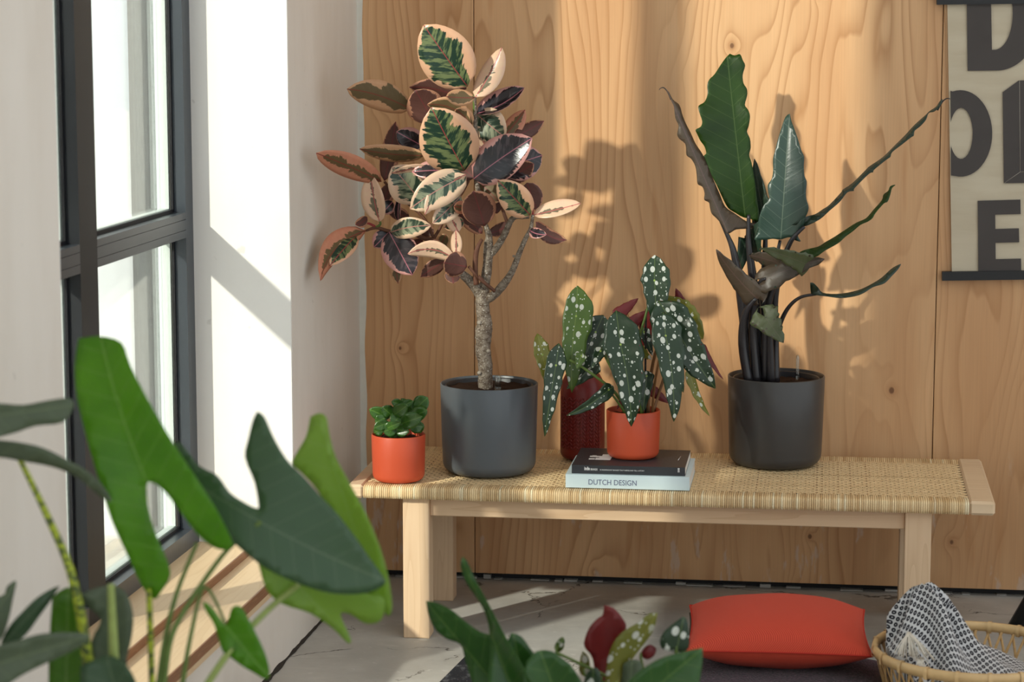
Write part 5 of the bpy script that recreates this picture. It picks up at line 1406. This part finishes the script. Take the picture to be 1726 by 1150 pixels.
zl(ZD, ZP_, [(425, 700), (438, 709), (455, 742), (479, 779), (508, 808), (533, 837), (556, 862), (574, 885), (598, 920), (616, 950), (634, 978), (640, 996), (615, 1007), (580, 1006), (545, 998), (500, 979), (453, 954), (408, 920), (380, 895), (340, 852), (305, 808), (285, 770), (284, 752), (300, 760), (330, 790), (362, 805), (385, 832), (410, 848), (432, 858), (434, 850), (426, 815), (408, 775), (412, 745), (418, 715)],
   ((438, 880), (630, 985)), .10, gx=.30, gy=.15, fold=.10, curl=.2)
zl(ZP_, ZP_, [(512, 712), (528, 706), (541, 713), (548, 740), (562, 775), (586, 810), (621, 863), (647, 917), (661, 965), (667, 1010), (662, 1030), (650, 1022), (620, 985), (590, 930), (560, 870), (535, 828), (505, 800), (488, 785), (498, 762), (508, 742)],
   ((640, 990), (530, 715)), .22, gx=-.2, gy=.2, fold=.25, curl=.2)
zl(ZP_, ZP_, [(440, 935), (500, 965), (560, 990), (620, 1000), (648, 1010), (642, 1046), (616, 1052), (592, 1036), (574, 1036), (590, 1078), (585, 1085), (562, 1060), (526, 1032), (480, 1012), (455, 985)],
   ((505, 985), (588, 1080)), .17, gx=.2, fold=.2)
zl(ZS_, ZS_, [(-60, 676), (0, 677), (40, 682), (80, 676), (113, 674), (118, 690), (103, 714), (60, 718), (20, 730), (-60, 740)], ((-60, 705), (118, 686)), -.05, gx=.25, fold=.3)
zl(ZS_, ZD, [(-60, 728), (0, 736), (40, 741), (80, 752), (120, 776), (150, 797), (172, 825), (182, 850), (160, 838), (130, 806), (90, 786), (40, 775), (0, 768), (-60, 775)], ((-60, 750), (180, 846)), -.02, gx=.2, fold=.4)
zl(ZB_, ZP_, [(344, 1011), (358, 1020), (372, 1040), (382, 1052), (388, 1036), (394, 1022), (408, 1022), (420, 1044), (434, 1074), (446, 1105), (452, 1134), (447, 1148), (428, 1136), (408, 1122), (392, 1108), (378, 1096), (370, 1072), (362, 1048), (350, 1028)], ((382, 1056), (447, 1140)), .08, gx=.2, fold=.2)
zl(ZS_, ZD, [(-60, 1090), (0, 1083), (35, 1076), (70, 1068), (110, 1070), (142, 1077), (135, 1092), (104, 1108), (70, 1122), (40, 1136), (10, 1155), (-60, 1190)], ((-60, 1130), (140, 1080)), -.12, gx=.3, fold=.35)
zl(ZS_, ZD, [(-60, 1000), (0, 1006), (10, 990), (24, 982), (20, 1010), (14, 1045), (4, 1075), (-20, 1090), (-60, 1090)], ((-40, 1085), (22, 986)), -.02, gx=.3, fold=.2)
zl(ZD, ZD, [(98, 990), (85, 994), (62, 1008), (40, 1030), (18, 1055), (5, 1085), (28, 1082), (48, 1066), (66, 1040), (84, 1014)], ((10, 1080), (97, 991)), .0, gx=.2, fold=.3)
zl(ZB_, ZS_, [(92, 1004), (108, 992), (128, 992), (134, 1020), (140, 1080), (150, 1160), (92, 1170), (88, 1080)], ((112, 1165), (115, 995)), .0, gx=.2, fold=.3)
zl(ZS_, ZD, [(138, 1000), (160, 990), (190, 987), (212, 1000), (224, 1035), (222, 1075), (214, 1110), (206, 1165), (150, 1165), (158, 1080), (172, 1045), (155, 1020)], ((180, 1160), (186, 990)), .03, gx=.3, fold=.3)
zl(ZD, ZD, [(140, 1120), (180, 1105), (215, 1118), (230, 1160), (150, 1180)], ((200, 1175), (180, 1108)), -.06, fold=.3)

YL2 = 3.75
lx = ony(860, 1150, YL2).x
lily = thing('potted_lily', 'blurred broad-leaved green plant with one upright spear leaf, bottom centre foreground', 'plant', (lx, YL2, 0))
pot_floor(lily, lx, YL2, 0.15, 0.30, CHARP)
def ll(mt, mu, outline, mid, dy, root=lily, Y=YL2, **kw): return blade(root, [LM[mt], LM[mu]], outline, mid, Y + dy, **kw)
ll('lily', 'lily', [(777, 942), (787, 950), (800, 977), (819, 1006), (838, 1037), (853, 1062), (872, 1090), (896, 1125), (920, 1175), (830, 1175), (828, 1110), (825, 1064), (819, 1037), (806, 1014), (786, 986), (775, 958)], ((870, 1170), (779, 946)), -.02, gx=-.3, fold=.7)
ll('lily', 'lily', [(716, 1017), (735, 1018), (762, 1029), (788, 1048), (812, 1062), (835, 1068), (860, 1100), (870, 1180), (820, 1190), (798, 1150), (784, 1110), (776, 1087), (752, 1078), (732, 1062), (721, 1040)], ((845, 1160), (718, 1020)), .03, gx=-.2, fold=.2)
ll('lily', 'lily', [(862, 1066), (880, 1072), (900, 1098), (925, 1120), (945, 1180), (850, 1190), (845, 1120)], ((890, 1180), (866, 1068)), .01, gx=.2, fold=.4)
ll('lily', 'lily', [(890, 1110), (905, 1096), (930, 1096), (950, 1110), (968, 1128), (985, 1180), (890, 1190)], ((940, 1180), (912, 1097)), -.04, gx=.3, fold=.35)
ll('lily', 'lily', [(1184, 1094), (1184, 1115), (1178, 1160), (1176, 1195), (1030, 1195), (1050, 1160), (1070, 1135), (1095, 1117), (1122, 1105), (1155, 1098)], ((1060, 1195), (1182, 1096)), -.10, gx=.1, fold=.25)
for x, y in ((880, 1165), (845, 1160), (905, 1170), (940, 1165), (1075, 1175)):
    a = ony(x, y, YL2 + (-.08 if x > 1000 else 0)); g = Vector((lx + random.uniform(-.05, .05), YL2 + random.uniform(-.04, .04), 0.26))
    MB().tube([a + AZ * .02, a, a.lerp(g, .5) + Vector((0, 0, .03)), g], [.003, .0035, .004, .005], 8).build('stem', GSTEM, lily)
YG = 3.95
gx_ = ony(1050, 1150, YG).x
fb = thing('potted_begonia', 'blurred begonia with red and yellow-green spotted leaves, bottom centre foreground', 'plant', (gx_ + .06, YG + .05, 0))
pot_floor(fb, gx_ + 0.06, YG + 0.05, 0.10, 0.34, TERRA)
fl = lambda mt, mu, outline, mid, dy, **kw: ll(mt, mu, outline, mid, dy, fb, YG, **kw)
fl('begonia_red', 'spot_green', [(1018, 1020), (1034, 1025), (1048, 1040), (1056, 1057), (1045, 1078), (1030, 1098), (1022, 1125), (1018, 1160), (1008, 1165), (1000, 1110), (988, 1090), (986, 1078), (994, 1056), (1007, 1042), (1016, 1036)], ((1014, 1150), (1020, 1022)), .03, gx=.2, fold=.25)
fl('spot_yellow', 'begonia_red', [(1108, 1036), (1094, 1036), (1075, 1050), (1055, 1060), (1040, 1073), (1030, 1092), (1024, 1118), (1022, 1165), (1046, 1165), (1056, 1128), (1070, 1106), (1086, 1086), (1101, 1064)], ((1040, 1150), (1106, 1038)), -.02, gx=.2, fold=.2)
fl('spot_green', 'begonia_red', [(1151, 1040), (1158, 1046), (1161, 1066), (1161, 1092), (1145, 1100), (1120, 1094), (1113, 1080), (1118, 1065), (1130, 1054)], ((1140, 1098), (1152, 1042)), .0, gx=.2, fold=.2)
fl('begonia_under', 'spot_green', [(1078, 1104), (1086, 1092), (1096, 1087), (1106, 1094), (1102, 1106), (1090, 1112)], ((1080, 1108), (1104, 1092)), .0)
fl('spot_yellow', 'begonia_red', [(982, 1098), (978, 1110), (976, 1130), (984, 1140), (994, 1130), (992, 1108)], ((985, 1138), (984, 1100)), .04)
fl('spot_lit', 'begonia_red', [(934, 1092), (938, 1082), (948, 1074), (952, 1082), (949, 1095), (940, 1100)], ((937, 1100), (949, 1076)), .05)
fl('spot_green', 'begonia_red', [(984, 1150), (990, 1134), (1004, 1126), (1012, 1138), (1010, 1170), (986, 1175)], ((998, 1172), (1000, 1128)), -.05)
fl('zeb_soft', 'begonia_red', [(1050, 1120), (1062, 1113), (1080, 1116), (1082, 1140), (1070, 1170), (1048, 1170)], ((1060, 1168), (1066, 1114)), -.03)
for x, y in ((1014, 1150), (1040, 1150), (1140, 1099), (1080, 1110), (985, 1138), (937, 1100), (998, 1170), (1060, 1166)):
    a = ony(x, y, YG); g = Vector((gx_ + 0.06 + random.uniform(-.04, .04), YG + .05 + random.uniform(-.03, .03), 0.31))
    MB().tube([a + AZ * .01, a, a.lerp(g, .5) + Vector((0, 0, .03)), g], [.002, .0025, .003, .004], 8).build('stem', GSTEM, fb)
